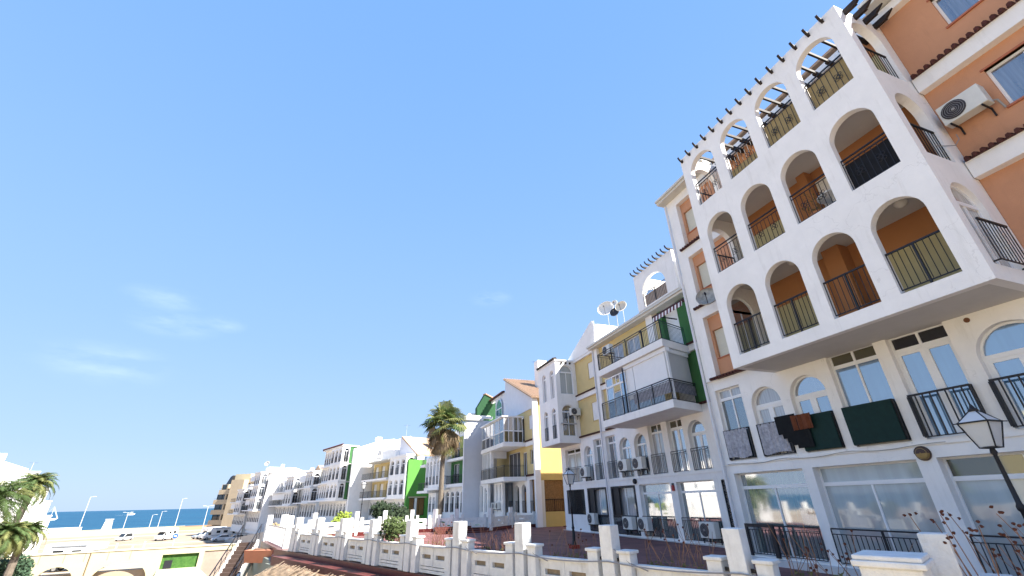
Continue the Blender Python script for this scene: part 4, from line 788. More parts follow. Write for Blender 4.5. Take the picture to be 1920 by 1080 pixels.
mb = MB(); mb.hexa([fJ.pt(-.3, .3, 8.2), fJ.pt(5.6, .3, 11.4), fJ.pt(5.6, -12, 11.4), fJ.pt(-.3, -12, 8.2), fJ.pt(-.3, .3, 8.4), fJ.pt(5.6, .3, 11.65), fJ.pt(5.6, -12, 11.65), fJ.pt(-.3, -12, 8.4)]); mb.build('roof', ROOF, J)
body(J, fJ, 6.2, 11.5, -.5, .8, 8.2, 9.7, WHITE, 'parapet_wall')
for q in range(3): mb = MB(); mb.box(fJ.S(12.2 + q * .8), -.5, 3.2, 9.0 - q * .5, 9.25 - q * .5, 0, .2); mb.build('pergola_beam', WHITE, J)
mb = MB(); mb.prism([fJ.pt(11.2, -1, 8.3), fJ.pt(11.2, -1, 11.2), fJ.pt(11.2, -4, 12.6), fJ.pt(11.2, -7, 11.2), fJ.pt(11.2, -7, 8.3)], fJ.pt(16, 0, 0) - fJ.pt(11, 0, 0)); mb.build('stair_head', WHITE, J)
poly_fin(J, fJ, 16.8, [(-8, -1.5), (3.5, -1.5), (3.65, 5), (3.75, 10.6), (-1.0, 12.3), (-3.5, 12.7), (-8, 11.2)], .5)
for i, (u_, w_) in enumerate(((1.5, -3), (3, -4.5))): body(J, fJ, u_, u_ + .8, w_ - .8, w_, 9.5, 12.0 + i * .4, WHITE, 'chimney')
antenna(fJ.pt(2.5, -5, 11), 3.0, 'television antenna on the tiled roof of the green sided building'); antenna(fJ.pt(13, -4, 12), 2.8, 'television antenna on the roof left of the tiled roof of the green building')

# building K, tall white with dark green strips
K = thing('apartment_building', (3, 90, 0), 'tall white apartment building with four rows of narrow arches and a large white gable fin', 'apartment building', 'apartment buildings along the terrace')
fK = Fr(*fJ.pt(19.5, 2.9, 0).xy, 19)
body(K, fK, .3, 15.5, -12, -.3, -2, 11.2)
cells(K, fK.F(0), 0, 15, -1.5, 2.65, 9, .5, True, 1.6, .5, (GLD, GLM)); [cells(K, fK.S(0), -1.2, .60, z, z + 2.8, 1, .35, False, .3, .5, (GLD,), GREEN, False) for z in (2.75, 5.6, 8.45)]
for z in (2.75, 5.6, 8.45):
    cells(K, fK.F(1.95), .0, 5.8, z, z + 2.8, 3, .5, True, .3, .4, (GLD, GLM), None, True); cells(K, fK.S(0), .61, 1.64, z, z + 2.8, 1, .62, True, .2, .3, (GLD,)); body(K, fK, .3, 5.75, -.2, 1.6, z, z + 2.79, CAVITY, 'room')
    cells(K, fK.F(1.5), 5.85, 10.8, z, z + 2.8, 4, .5, True, .3, .4, (GLD, GLG), None, True); slab(K, fK, 0, 10.8, 2.0, z - .25, .25)
mb = MB(); mb.box(fK.F(2.05), -.1, 10.9, 11.26, 11.5, 0, 3); mb.build('bay_roof', WHITE, K); mb = MB(); tile_strip(mb, fK.F(2.15), 0, 10.9, 11.5, 0, .4); mb.build('tile_strip', TILE, K)
cells(K, fK.F(.6), 10.9, 15.5, 2.75, 5.5, 3, .5, False, .2, .4, (GLB, GLS)); cells(K, fK.F(.3), 10.9, 15.5, 5.6, 8.4, 3, .5, False, .2, .4, (GLK, GLM), mat('cream_stucco', (.6, .55, .4), .9)); slab(K, fK, 10.85, 16, 1.9, 2.5, .25); slab(K, fK, 10.85, 16, 1.4, 5.35, .25); railpart(K, fK.F(1.4), 10.9, 16, 5.6)
body(K, fK, 11, 15, -3, .2, 8.4, 11.2, WHITE, 'parapet_wall'); body(K, fK, 2, 3, -6, -5, 11, 13.5, WHITE, 'chimney')

# buildings farther along the row: (u, outward shift, storeys, ...)
def far_block(label, u0, wsh, th, dzb, nst, bayw, balw, finh, seedc, fin=True, h=2.8):
    p = fJ.pt(u0, wsh, 0); fr = Fr(p.x, p.y, th); o = thing('apartment_building', (p.x, p.y, 0), label, 'apartment building', 'apartment buildings along the terrace')
    z0 = dzb; top = z0 + nst * h; tot = bayw + balw
    body(o, fr, .3, tot, -11, -.3, -4, top - .1)
    cells(o, fr.F(0), 0, tot, z0 - 1.5, z0 + h - .05, max(4, int(tot / 1.7)), .5, (True, False), 1.6, .4, (GLD, GLM, GLT))
    for k in range(1, nst):
        z = z0 + k * h
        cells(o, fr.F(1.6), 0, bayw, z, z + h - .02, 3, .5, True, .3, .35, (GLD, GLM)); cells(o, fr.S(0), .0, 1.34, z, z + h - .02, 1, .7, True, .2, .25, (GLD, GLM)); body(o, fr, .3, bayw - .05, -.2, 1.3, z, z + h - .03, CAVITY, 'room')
        cells(o, fr.F(-.05), bayw + .02, tot, z, z + h - .02, 3, .6, False, .2, .5, (GLD, GLM, GLG), None, False); slab(o, fr, 0, tot, 1.75, z - .22, .22); railpart(o, fr.F(1.7), bayw + .1, tot, z, .05, .3); 
        if seedc % 2 == k % 2: body(o, fr, bayw + .3, tot - .3, 1.2, 1.3, z + 1.2, z + h - .3, SHUTW, 'roller_shutter')
    mb = MB(); mb.box(fr.F(1.8), -.1, bayw + .1, top, top + .3, 0, 3); mb.build('bay_roof', WHITE, o)
    if fin: poly_fin(o, fr, tot + .3, [(-8, z0 - 3), (3.0, z0 - 3), (2.9, z0 + 4), (2.5, top + finh * .4), (-1, top + finh), (-3, top + finh), (-8, top + finh * .5)], .5)
    if seedc == 2: roof(o, fr, .5, bayw + 2, -9, -.2, top, 1.6)
    else: body(o, fr, bayw * .5, bayw * .5 + 3, -4, -.5, top, top + 1.6, WHITE, 'parapet_wall')
    body(o, fr, tot * .5, tot * .5 + .8, -5, -4.2, top, top + 2.6, WHITE, 'chimney')
    return o
far_block('lower white apartment building with a cream attic, left of the tall four storey one', 38, 2.4, 19, -.3, 3, 5, 6, 2.2, 2, False)
far_block('white apartment building with dark blinds and a white gable fin in the far row', 49.5, 3.0, 20, -.7, 3, 6, 12, 3.2, 1)
far_block('white apartment building with four storeys, second before the beige block', 69, 6.2, 21, -1.6, 4, 6, 6, .8, 3, False)
far_block('white apartment building touching the beige block', 82, 7.2, 22, -2.4, 3, 6, 6, .5, 1, False)
# beige block at the end of the row
EO = Vector((-39.3, 180, 0)); ED = Vector((.836, -.547, 0)).normalized(); EN = Vector((-.547, -.836, 0)).normalized()
def eM(a, z, d): return EO + ED * a - EN * d + Vector((0, 0, z))
E = thing('apartment_building', (-32, 176, -6), 'beige stepped apartment block with dark balcony openings at the sea end of the row', 'apartment building', 'apartment buildings along the terrace')
PCREAM = mat('pale_cream_stucco', (.60, .52, .35), .9, .06, .5)
def ebody(a0, a1, d0, d1, z0, z1, m_=BEIGE, name='rear_wall'): mb = MB(); mb.box(eM, a0, a1, z0, z1, d0, d1); mb.build(name, m_, E)
ebody(.3, 24, 1.6, 16, -6, 8.9)
for k in range(4):
    z = -1.6 + k * 2.93
    for (a0, a1, pr) in ((0, 4.0, 0), (4.5, 6.6, .0), (11.5, 18.5, .3), (19.4, 23.5, .1)):
        if k == 3 and a0 in (0,): a0 = 1.2
        ebody(a0, a1, -pr, 1.6, z - 1.35, z, BEIGE, 'balcony_parapet'); mb = MB(); mb.wall(eM, (a0 + .05, a1 - .05, z, z + 1.58), 1.1, 1.2); w_ = mb.build('window', GLD, E)
        mb = MB(); n_ = max(1, int((a1 - a0) / 1.4))
        for q in range(n_ + 1): x_ = a0 + .08 + (a1 - a0 - .2) * q / n_; mb.box(eM, x_ - .04, x_ + .04, z, z + 1.58, 1.0, 1.08)
        mb.box(eM, a0, a1, z + .3, z + .36, .1, .16); mb.build('window_frame', IRON_G, w_)
    ebody(4.0, 4.5, 0, 1.6, z - 1.35, z + 1.58, BEIGE, 'pier')
ebody(6.6, 11.5, -1.4, 3, -6, 10.0, BEIGE, 'stair_tower'); ebody(18.5, 19.4, -.4, 2, -6, 9.0, BEIGE, 'pier'); ebody(-.0, 24, -.1, 3, -6, -3.2, BEIGE, 'base_wall')
ebody(3.4, 9.5, 3.0, 12, 8.9, 12.0, PCREAM, 'attic_wall'); ebody(11.5, 16.5, 2.4, 12, 8.9, 12.3, PCREAM, 'attic_wall'); ebody(17.5, 26, 2.0, 12, 8.9, 11.9, PCREAM, 'attic_wall')
mb = MB(); mb.hexa([eM(1.6, 8.9, 1.7), eM(3.4, 8.9, 1.7), eM(3.4, 8.9, 9), eM(1.6, 8.9, 9), eM(2.6, 11.2, 1.9), eM(3.4, 11.6, 1.9), eM(3.4, 11.6, 9), eM(2.6, 11.2, 9)]); mb.build('sloping_roof_window', GLD, E)
mb = MB(); mb.prism([eM(11.5, 8.9, .6), eM(11.5, 10.4, .6), eM(16.8, 12.2, .6), eM(17.4, 11.9, .6), eM(13, 8.9, .6)], -EN * .5); mb.build('sloping_parapet', BEIGE, E)
ebody(12.5, 18.0, -1.8, 1.0, .2, .5, IRON_G, 'entrance_canopy')
dish(eM(12.5, 15.2, 6), .8, (-.5, -.8, .3), DW, 'far white satellite dish on the beige block roof', 2.4, SG)

# ---------------------------------------------------------------- lower ground beside the far row, cream arcade wall
mb = MB(); pl = [(6.4, 36.9, -.5), (5.6, 48, -.5), (4, 60, -.6), (-1, 74, -.9), (-11, 104, -2.0), (-27, 146, -5.6), (-20, 175, -5.8), (30, 130, -2), (34, 60, -.5), (34, 37.45, -.5)]
mb.face(pl); 
for i in range(len(pl)): a_, b_ = pl[i], pl[(i + 1) % len(pl)]; mb.face([a_, b_, (b_[0], b_[1], -6.2), (a_[0], a_[1], -6.2)])
tag(mb.build('pavement', mat('pale_paving', (.5, .46, .4), .9, .12, 2)), 'pale paved strip at the foot of the farther apartment buildings', 'pavement', kind='structure')
CREAM = mat('cream_wall_paint', (.50, .45, .29), .9, .06, .7, .2, 20, stain=.10)
P0, P1 = Vector((-37, 70.3, 0)), Vector((-11.0, 74.6, 0)); fW = Fr(P0.x, P0.y, 0); dW = (P1 - P0).normalized(); LW = (P1 - P0).length
mW = lambda a, z, d: Vector((P0.x + dW.x * a - dW.y * d, P0.y + dW.y * a + dW.x * d, z))
W_ = thing('arcade_wall', P0, 'long cream wall with round arched openings below the beach car park', 'wall')
mb = MB(); mb.wall(mW, (-16, LW, -6.1, -2.5), 0, .5, [arch(6.1, 9.5, -6.05, -3.78, 16), arch(10.9, 16.3, -6.05, -3.62, 18, .8), rect(17.35, 21.15, -4.75, -3.2), arch(-1.5, 3.2, -6.05, -3.7), rect(21.7, 25.9, -5.9, -3.05)]); mb.build('wall', CREAM, W_)
mb = MB(); mb.box(mW, -16, LW, -2.499, -2.40, -.08, .58); mb.build('coping', mat('cream_coping', (.68, .64, .5), .85, .06, 1), W_)
GR = sandmat('green_painted_gate', (.035, .10, .02), (.075, .17, .035), 2.5)
mb = MB(); mb.wall(mW, (17.35, 21.15, -4.75, -3.2), .25, .4); g_ = mb.build('gate', GR, W_)
mb = MB(); mb.box(mW, 17.7, 18.5, -4.75, -3.85, .20, .249); mb.build('door', CAVITY, g_)
mb = MB(); mb.hexa([mW(17.2, -6.1, -1.6), mW(22.6, -6.1, -1.6), mW(21.3, -6.1, 0), mW(17.2, -6.1, 0), mW(17.2, -5.6, -1.6), mW(22.6, -5.6, -1.6), mW(21.3, -4.76, -.001), mW(17.2, -4.76, -.001)]); mb.build('ramp', mat('grey_green_concrete', (.27, .33, .27), .9, .15, 2), W_)
mb = MB(); mb.tube([mW(10.4, -2.5 + t * -3.5, -.06) for t in (0, .3, 1)], .05, 6); mb.build('downpipe', mat('brown_pipe', (.2, .13, .08)), W_)
mb = MB(); mb.wall(mW, (21.7, 25.9, -5.9, -3.05), .1, .3); mb.build('recessed_panel', PINK, W_)
for a_ in (4.3, 6.0, 8.1, 9.9, 12.0, 14.1): mb = MB(); mb.box(mW, a_, a_ + .05, -3.4, -2.5, -.012, -.001); mb.build('panel_joint', mat('joint', (.3, .25, .15), .9), W_)
# pinkish yard to the right
mb = MB(); mb.face([(-13.5, 59, LOT + .008), (-4, 60, LOT + .008), (-4, 38, LOT + .008), (-16, 40, LOT + .008)]); tag(mb.build('paved_yard', PINK), 'pinkish paved yard below the stairs', 'yard', kind='structure')

# ---------------------------------------------------------------- the white garden fence along the terrace edge
def mF(s_, z, d): q = FS + FD * s_ - FN * d; return Vector((q.x, q.y, z))      # d > 0 towards the buildings
BASE = .20
FE = thing('garden_fence', mF(10, 0, 0), 'weathered white concrete fence with planters and tall posts on a dark red tiled edge', 'fence')
mb = MB(); mb.box(mF, -12, 22.6, -.09, BASE - .03, -.14, .55); mb.build('tiled_base', mat('maroon_glazed_tile', (.11, .02, .018), .35, .25, 3, .2, 8), FE)
mb = MB(); mb.box(mF, -12, 21.2, -.3, .02, -.62, -.141); mb.build('tiled_ledge', mat('maroon_ledge_tile', (.12, .032, .026), .5, .3, 2.5, .2, 8), FE)
DARKG = mat('dark_slot', (.03, .02, .02), .9)
def post(s_, wd, top, cap=True, d=0., parent=None, z0=BASE - .02, m=mF):
    mb = MB(); h = wd / 2; mb.box(m, s_ - h, s_ + h, z0, top - (.05 if cap else 0), d - h, d + h)
    if cap: mb.box(m, s_ - h - .028, s_ + h + .028, top - .05, top, d - h - .028, d + h + .028)
    return mb.build('post', WHITE2, parent, bevel=.012)
PS = [2.28 * i for i in range(-4, 10)] 
for s_ in PS:
    post(s_, .26, 1.42, False, 0, FE); post(s_ - .36, .23, 1.04, True, -.01, FE); post(s_ + .36, .23, 1.04, True, .02, FE)
    for q0, q1, z0_, z1_ in ((-.24, -.13, .86, .91), (.13, .24, .86, .91), (-.24, .24, .35, .39)): mb = MB(); mb.box(mF, s_ + q0, s_ + q1, z0_, z1_, -.02, .02); mb.build('clamp', IRON, FE)
for i in range(len(PS) - 1):
    a, b = PS[i] + .49, PS[i + 1] - .49; c = (a + b) / 2
    slots = [rect(c - .52, c - .12, .52, .62), rect(c + .12, c + .52, .52, .62)]
    mb = MB(); mb.wall(mF, (a, b, BASE, .78), 0, .07, slots + [rect(a + .08, b - .08, .27, .285), rect(a + .08, b - .08, .345, .36)]); pnl = mb.build('panel', WHITE2, FE)
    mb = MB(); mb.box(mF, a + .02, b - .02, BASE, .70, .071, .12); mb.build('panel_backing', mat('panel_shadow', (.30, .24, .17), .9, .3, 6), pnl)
    mb = MB(); mb.box(mF, a - .02, b + .02, .78, .83, -.03, .12)
    mb.box(mF, c - .01, c + .01, .3, .78, -.012, -.001); mb.build('coping', WHITE2, pnl)
    mb = MB(); mb.box(mF, a - .05, b + .05, BASE - .02, .74, .45, .52); mb.build('planter_back', WHITE2, FE)
    mb = MB(); mb.box(mF, a, b, BASE - .01, .68, .13, .449); mb.build('soil', mat('dry_soil', (.12, .075, .045), .95, .3, 9, .5, 30), FE)
mb = MB(); pts = []
for s_ in [k * .19 - 8 for k in range(150)]:
    k = ((s_ + 9.12) / 2.28) % 1; pts.append(mF(s_, .86 - .05 * math.sin(math.pi * k), -.15))
mb.tube(pts, .011, 5); mb.build('cable', mat('grey_cable', (.25, .25, .26), .6), FE)
for s_ in (PS[6], PS[7], PS[8]):
    mb = MB(); mb.tube([mF(s_ - .14, 1.05, -.1), mF(s_ - .45, .86, -.12), mF(s_ - .75, .76, -.05)], .01, 5); mb.build('cable', mat('grey_cable', (.25, .25, .26), .6), FE)
# broad capped pillar nearest the camera
o = thing('gate_pillar', mF(.30, 0, -.55), 'broad white capped pillar with peeling cap, nearest the camera in front of the fence', 'pillar')
mb = MB(); mb.box(mF, .08, .62, -.3, 1.14, -.95, -.42); mb.build('shaft', WHITE2, o, bevel=.02); mb = MB(); mb.box(mF, .03, .67, 1.14, 1.20, -1.0, -.37); mb.box(mF, .05, .65, 1.20, 1.25, -.98, -.39); mb.build('cap', WHITE2, o, bevel=.015)
# rail between the last posts at the corner
cr0, cr1 = Vector((-2.05, 24.4, 0)), Vector((-3.75, 31.3, 0)); dC = (cr1 - cr0).normalized(); LC = (cr1 - cr0).length; mC = lambda a, z, d: cr0 + dC * a + Vector((dC.y, -dC.x, 0)) * d + Vector((0, 0, z))
CF = thing('corner_fence', cr0, 'short fence of thin pale bars between white posts by the top of the stairs', 'fence')
mb = MB(); mb.box(mC, -.4, LC + .6, -6.1, -.3, -.5, -.1); mb.build('retaining_wall', mat('grey_green_render', (.22, .24, .20)), CF)
mb = MB(); mb.box(mC, 0, LC, -.3, .12, -.2, .2); mb.build('tiled_base', mat('maroon_glazed_tile', (.11, .02, .018)), CF)
mb = MB(); rail(mb, mC, .2, LC - .15, .15, .95, 0, .17, .02, .03); mb.build('bars', mat('pale_grey_metal', (.5, .5, .48), .5), CF)
post(.1, .26, 1.46, False, 0, CF, .1, mC); post(LC - .1, .28, 1.42, False, 0, CF, .1, mC); post(LC + .35, .26, 1.0, False, 0, CF, .1, mC)
# orange planter box
o = thing('planter_box', (-3.2, 27.2, -.3), 'salmon orange rendered planter box hanging at the terrace corner', 'planter')
mb = MB(); mb.hexa([(-4.0, 27.3, -.55), (-2.75, 26.6, -.55), (-2.5, 27.6, -.55), (-3.7, 28.2, -.55), (-4.1, 27.2, -.02), (-2.7, 26.4, -.02), (-2.4, 27.6, -.02), (-3.7, 28.3, -.02)]); mb.build('box', mat('salmon_stucco', (.58, .24, .14), .85, .12, 3), o)
mb = MB(); mb.box(lambda a, z, d: Vector((a, d, z)), -3.7, -2.8, -.018, .01, 27.1, 27.7); mb.build('soil', mat('dry_soil', (.12, .075, .045)), o)
# thatched canopy
o = thing('thatched_canopy', mF(14, -.3, -1.5), 'dry brown thatched canopy sloping down from the tiled ledge', 'canopy')
mb = MB(); rng = random.Random(3)
for k in range(2600):
    s_ = rng.uniform(6.5, 19.3); t = rng.uniform(0, .82); l_ = rng.uniform(.35, .8); w_ = rng.uniform(.02, .09)
    z = -.12 - t * .62; n0 = -.78 - t * 1.75; dz_ = rng.uniform(-.03, .12); k2 = rng.uniform(-.12, .12)
    mb.face([mF(s_, z + dz_, n0), mF(s_ + w_, z + dz_, n0), mF(s_ + w_ + k2, z - l_ * .34 + dz_ * .3, n0 - l_ * .93), mF(s_ + k2, z - l_ * .34 + dz_ * .3, n0 - l_ * .93)])
mb.build('thatch', mat('straw', (.40, .29, .19), .9, .75, 9), o)
mb = MB(); mb.hexa([mF(6.4, -.2, -.76), mF(19.2, -.2, -.76), mF(19.2, -.88, -2.7), mF(6.4, -.88, -2.7), mF(6.4, -.14, -.76), mF(19.2, -.14, -.76), mF(19.2, -.82, -2.7), mF(6.4, -.82, -2.7)]); mb.build('deck', mat('straw_base', (.20, .12, .07), .9, .4, 10), o)
for s_ in (7, 11, 15, 19): mb = MB(); mb.tube([mF(s_, -6, -2.5), mF(s_, -.85, -2.5)], .06, 6); mb.build('post', WHITE2, o)
mb = MB(); mb.box(mF, -12, 22.6, -6.1, -.35, -.4, -.2); tag(mb.build('retaining_wall', mat('grey_green_render', (.22, .24, .20), .9, .2, 1.5)), 'grey green retaining wall under the tiled terrace edge', 'wall')
# stairs down at the corner
ST = thing('outdoor_stairs', (-4.2, 31.3, 0), 'narrow outdoor stairs with black handrails going down from the terrace corner', 'stairs')
mb = MB()
for k in range(22):
    y0 = 31.2 - k * .3; z = .1 - k * .165; mb.hexa([(-5.0 - k * .03, y0 - .3, z - .5), (-4.15 - k * .03, y0 - .3, z - .5), (-4.15 - k * .03, y0, z - .5), (-5.0 - k * .03, y0, z - .5), (-5.0 - k * .03, y0 - .3, z), (-4.15 - k * .03, y0 - .3, z), (-4.15 - k * .03, y0, z), (-5.0 - k * .03, y0, z)])
mb.build('steps', mat('brown_step_tile', (.07, .045, .036), .8, .2, 5), ST)
for sx_, nm in ((-5.02, 0), (-4.1, 1)):
    mb = MB(); mb.hexa([(sx_ - .06, 31.2, -.6), (sx_ + .06, 31.2, -.6), (sx_ - .6, 24.6, -4.3), (sx_ - .72, 24.6, -4.3), (sx_ - .06, 31.2, .22), (sx_ + .06, 31.2, .22), (sx_ - .6, 24.6, -3.45), (sx_ - .72, 24.6, -3.45)]); mb.build('stringer', WHITE2, ST)
    mb = MB(); mb.tube([(sx_, 31.3, .95), (sx_, 31.2, .95), (sx_ - .66, 24.6, -2.65)], .03, 6); mb.tube([(sx_, 31.2, .6), (sx_ - .66, 24.6, -3.0)], .015, 5)
    for k in range(12): t = k / 11; mb.tube([(sx_ - .66 * t, 31.2 - 6.6 * t, .2 - 3.65 * t), (sx_ - .66 * t, 31.2 - 6.6 * t, .95 - 3.6 * t)], .016, 5)
    mb.build('handrail', IRON, ST)
# ---------------------------------------------------------------- back fence of the terrace
BF = thing('terrace_fence', (6, 36.5, 0), 'white terrace fence with tall posts running below the farther apartment buildings', 'fence')
bl = [Vector((x, y, 0)) for x, y in backline]
for i in range(len(bl) - 1):
    p, q = bl[i], bl[i + 1]; d_ = (q - p).normalized(); l_ = (q - p).length; mm = (lambda p, d_: (lambda a, z, d: p + d_ * a + Vector((d_.y, -d_.x, 0)) * -d + Vector((0, 0, z))))(p, d_)
    mb = MB(); mb.box(mm, 0, l_, -.09, .14, -.12, .3); mb.build('tiled_base', mat('maroon_glazed_tile', (.11, .02, .018)), BF)
    z0_, z1_ = .14, .82; c = l_ / 2; h_ = [rect(c - .5, c - .05, .5, .62), rect(c + .1, c + .5, .3, .36)] if l_ > 1.6 else []
    mb = MB(); mb.wall(mm, (.15, l_ - .15, z0_, z1_), 0, .08, h_); mb.build('panel', WHITE2, BF)
    mb = MB(); mb.box(mm, -.14, .14, -.05, 1.43, -.14, .14); mb.build('post', WHITE2, BF)
    mb = MB(); mb.box(mm, .3, .5, .1, 1.05, -.1, .12); mb.build('post', WHITE2, BF); mb = MB(); mb.box(mm, l_ - .5, l_ - .3, .1, 1.05, -.1, .12); mb.build('post', WHITE2, BF)
mb = MB()
for k in range(4): mb.box(lambda a, z, d: Vector((a, d, z)), 6.6, 10.4, -.095, -.0 + k * .1 - .02, 33.6 + k * .5, 35.2)
tag(mb.build('terrace_steps', mat('maroon_ledge_tile', (.12, .032, .026))), 'low dark red steps and raised bed at the back of the terrace', 'steps')

# ---------------------------------------------------------------- street lamps
def street_lamp(loc, label, h=3.32, base=True):
    o = thing('street_lamp', loc, label, 'street lamp', 'black lantern street lamps'); v = Vector(loc); z = lambda q: v + Vector((0, 0, q))
    b = MB(); k = h - .72
    b.lathe(v, [(.12, .12), (.10, .2), (.075, .35), (.06, .7), (.05, .75), (.075, .8), (.05, .86), (.038, 1.0), (.034, k * .62), (.055, k * .63), (.06, k * .65), (.038, k * .67), (.028, k * .95), (.05, k * .97), (.03, k)], 12); b.build('pole', IRON, o, smooth=True)
    if base: b = MB(); b.box(lambda a, zz, d: v + Vector((a, d, zz)), -.19, .19, 0, .14, -.19, .19); b.build('base_block', mat('red_block', (.25, .02, .015), .6), o)
    z0_, z1_ = k, k + .42; r0, r1 = .11, .215; g = MB(); q = [(-1, -1), (1, -1), (1, 1), (-1, 1)]
    g.hexa([z(z0_ + .02) + Vector((a * r0 * .93, c * r0 * .93, 0)) for a, c in q] + [z(z1_ - .01) + Vector((a * r1 * .93, c * r1 * .93, 0)) for a, c in q]); g.build('glass', mat('frosted_glass', (.66, .66, .64), .35, .05, 6), o)
    g = MB()
    for i in range(4):
        a, c = q[i]; a2, c2 = q[(i + 1) % 4]; A0, A1 = z(z0_) + Vector((a * r0, c * r0, 0)), z(z1_) + Vector((a * r1, c * r1, 0)); B0, B1 = z(z0_) + Vector((a2 * r0, c2 * r0, 0)), z(z1_) + Vector((a2 * r1, c2 * r1, 0))
        g.tube([A0, A1], .012, 4); g.tube([A0, B0], .014, 4); g.tube([A1 * 1, B1 * 1], .018, 4); T = z(z1_ + .2) + Vector((a * .05, c * .05, 0)); T2 = z(z1_ + .2) + Vector((a2 * .05, c2 * .05, 0)); g.tube([A1 + Vector((a * .05, c * .05, -.005)), A1, T], .011, 4)
    g.build('lantern_frame', IRON, o)
    g = MB(); g.hexa([z(z1_ + .005) + Vector((a * r1, c * r1, 0)) for a, c in q] + [z(z1_ + .19) + Vector((a * .05, c * .05, 0)) for a, c in q]); g.build('lantern_roof', mat('milky_glass', (.60, .60, .60), .4), o)
    g = MB(); g.lathe(z(z1_ + .19), [(.07, 0), (.075, .03), (.04, .06), (.03, .09), (.012, .13)], 10); g.build('finial', IRON, o)
    return o
street_lamp((10.5, 4.585, -.1), 'large black street lamp with lantern, nearest the camera against the white facade', 3.33)
l2 = street_lamp((10.15, 20.1, -.1), 'black street lamp with lantern on the terrace before the barred ground floor window', 3.34)
street_lamp((2.0, 50, -.6), 'distant street lamp in front of the yellow balconies beyond the terrace fence', 4.6)
# ---------------------------------------------------------------- palms
FROND = [mat('palm_green', (.10, .155, .05), .7, .4, 5), mat('palm_light_green', (.22, .235, .08), .7, .4, 5), mat('palm_dry', (.34, .25, .15), .85, .4, 5)]
def leafy(m, f=.38):
    n = m.node_tree.nodes; l = m.node_tree.links.new; p = n['Principled BSDF']; out = n['Material Output']; t = n.new('ShaderNodeBsdfTranslucent'); c = p.inputs['Base Color']
    l(c.links[0].from_socket, t.inputs[0]) if c.links else None; mx = n.new('ShaderNodeMixShader'); mx.inputs[0].default_value = f; l(p.outputs[0], mx.inputs[1]); l(t.outputs[0], mx.inputs[2]); l(mx.outputs[0], out.inputs[0])
for m_ in FROND: leafy(m_)
TRUNK = mat('palm_trunk', (.17, .14, .11), .95, .35, 7, .9, 12)
def fan_palm(loc, h, r, label, seed=1, nleaf=125):
    rng = random.Random(seed); o = thing('fan_palm', loc, label, 'palm tree', 'palm trees'); v = Vector(loc)
    b = MB(); N = 26; b.tube([v + Vector((.25 * math.sin(t * 2), .1 * t, h * t)) for t in [i / N for i in range(N + 1)]], [(.27 - .07 * i / N) * (1 + .06 * (i % 2)) for i in range(N + 1)], 10); b.build('trunk', TRUNK, o)
    top = v + Vector((.25 * math.sin(2), .1, h)); parts = [MB(), MB(), MB()]
    for i in range(nleaf):
        f = i / nleaf; az = i * 2.39996 + rng.uniform(-.25, .25); dead = f > .36
        if not dead: el = R(84 - 230 * f * (.8 + .4 * rng.random())); kind = 0 if rng.random() < .55 else 1; pl_ = r * rng.uniform(.40, .66); droop = rng.uniform(.15, .75)
        else: el = R(rng.uniform(-40, 8)); kind = 2 if rng.random() < .86 else 1; pl_ = r * rng.uniform(.16, .46) * (1.2 - .5 * (f - .36) * 1.5); droop = rng.uniform(1.8, 4)
        hz = Vector((math.cos(az), math.sin(az), 0)); dirv = hz * math.cos(el) + Vector((0, 0, math.sin(el)))
        st = top + Vector((0, 0, rng.uniform(-.4, .25) if not dead else -rng.uniform(.1, 1.25) * (f - .35) * 2)); hub = st + dirv * pl_
        fd = (dirv + Vector((0, 0, -droop))).normalized(); side = Vector((-hz.y, hz.x, 0)); tw = rng.uniform(-.7, .7); up = side.cross(fd).normalized(); side = side * math.cos(tw) + up * math.sin(tw); b = parts[kind]
        b.tube([st, hub], .018, 3, cap=False); fr_ = r * (rng.uniform(.34, .46) if not dead else rng.uniform(.34, .52)); nb = 17; spread = 118 if not dead else 42
        for j in range(nb):
            a = R(-spread + 2 * spread * j / (nb - 1)); dj = fd * math.cos(a) + side * math.sin(a); wv = (side * math.cos(a) - fd * math.sin(a)) * fr_ * (.065 if not dead else .03)
            mid = hub + dj * fr_ * .6; tip = hub + dj * fr_ * rng.uniform(.88, 1.05) + Vector((0, 0, -fr_ * rng.uniform(.1, .45)))
            b.face([hub, mid - wv, mid + wv]); b.face([mid - wv, tip, mid + wv])
    for b, m_, nme in zip(parts, FROND, ('crown', 'young_fronds', 'dead_fronds')): b.build(nme, m_, o)
    return o
fan_palm((8.5, 44, -6), 14.6, 2.75, 'large fan palm with a shaggy skirt of dead fronds in front of the white building', 5, 150)
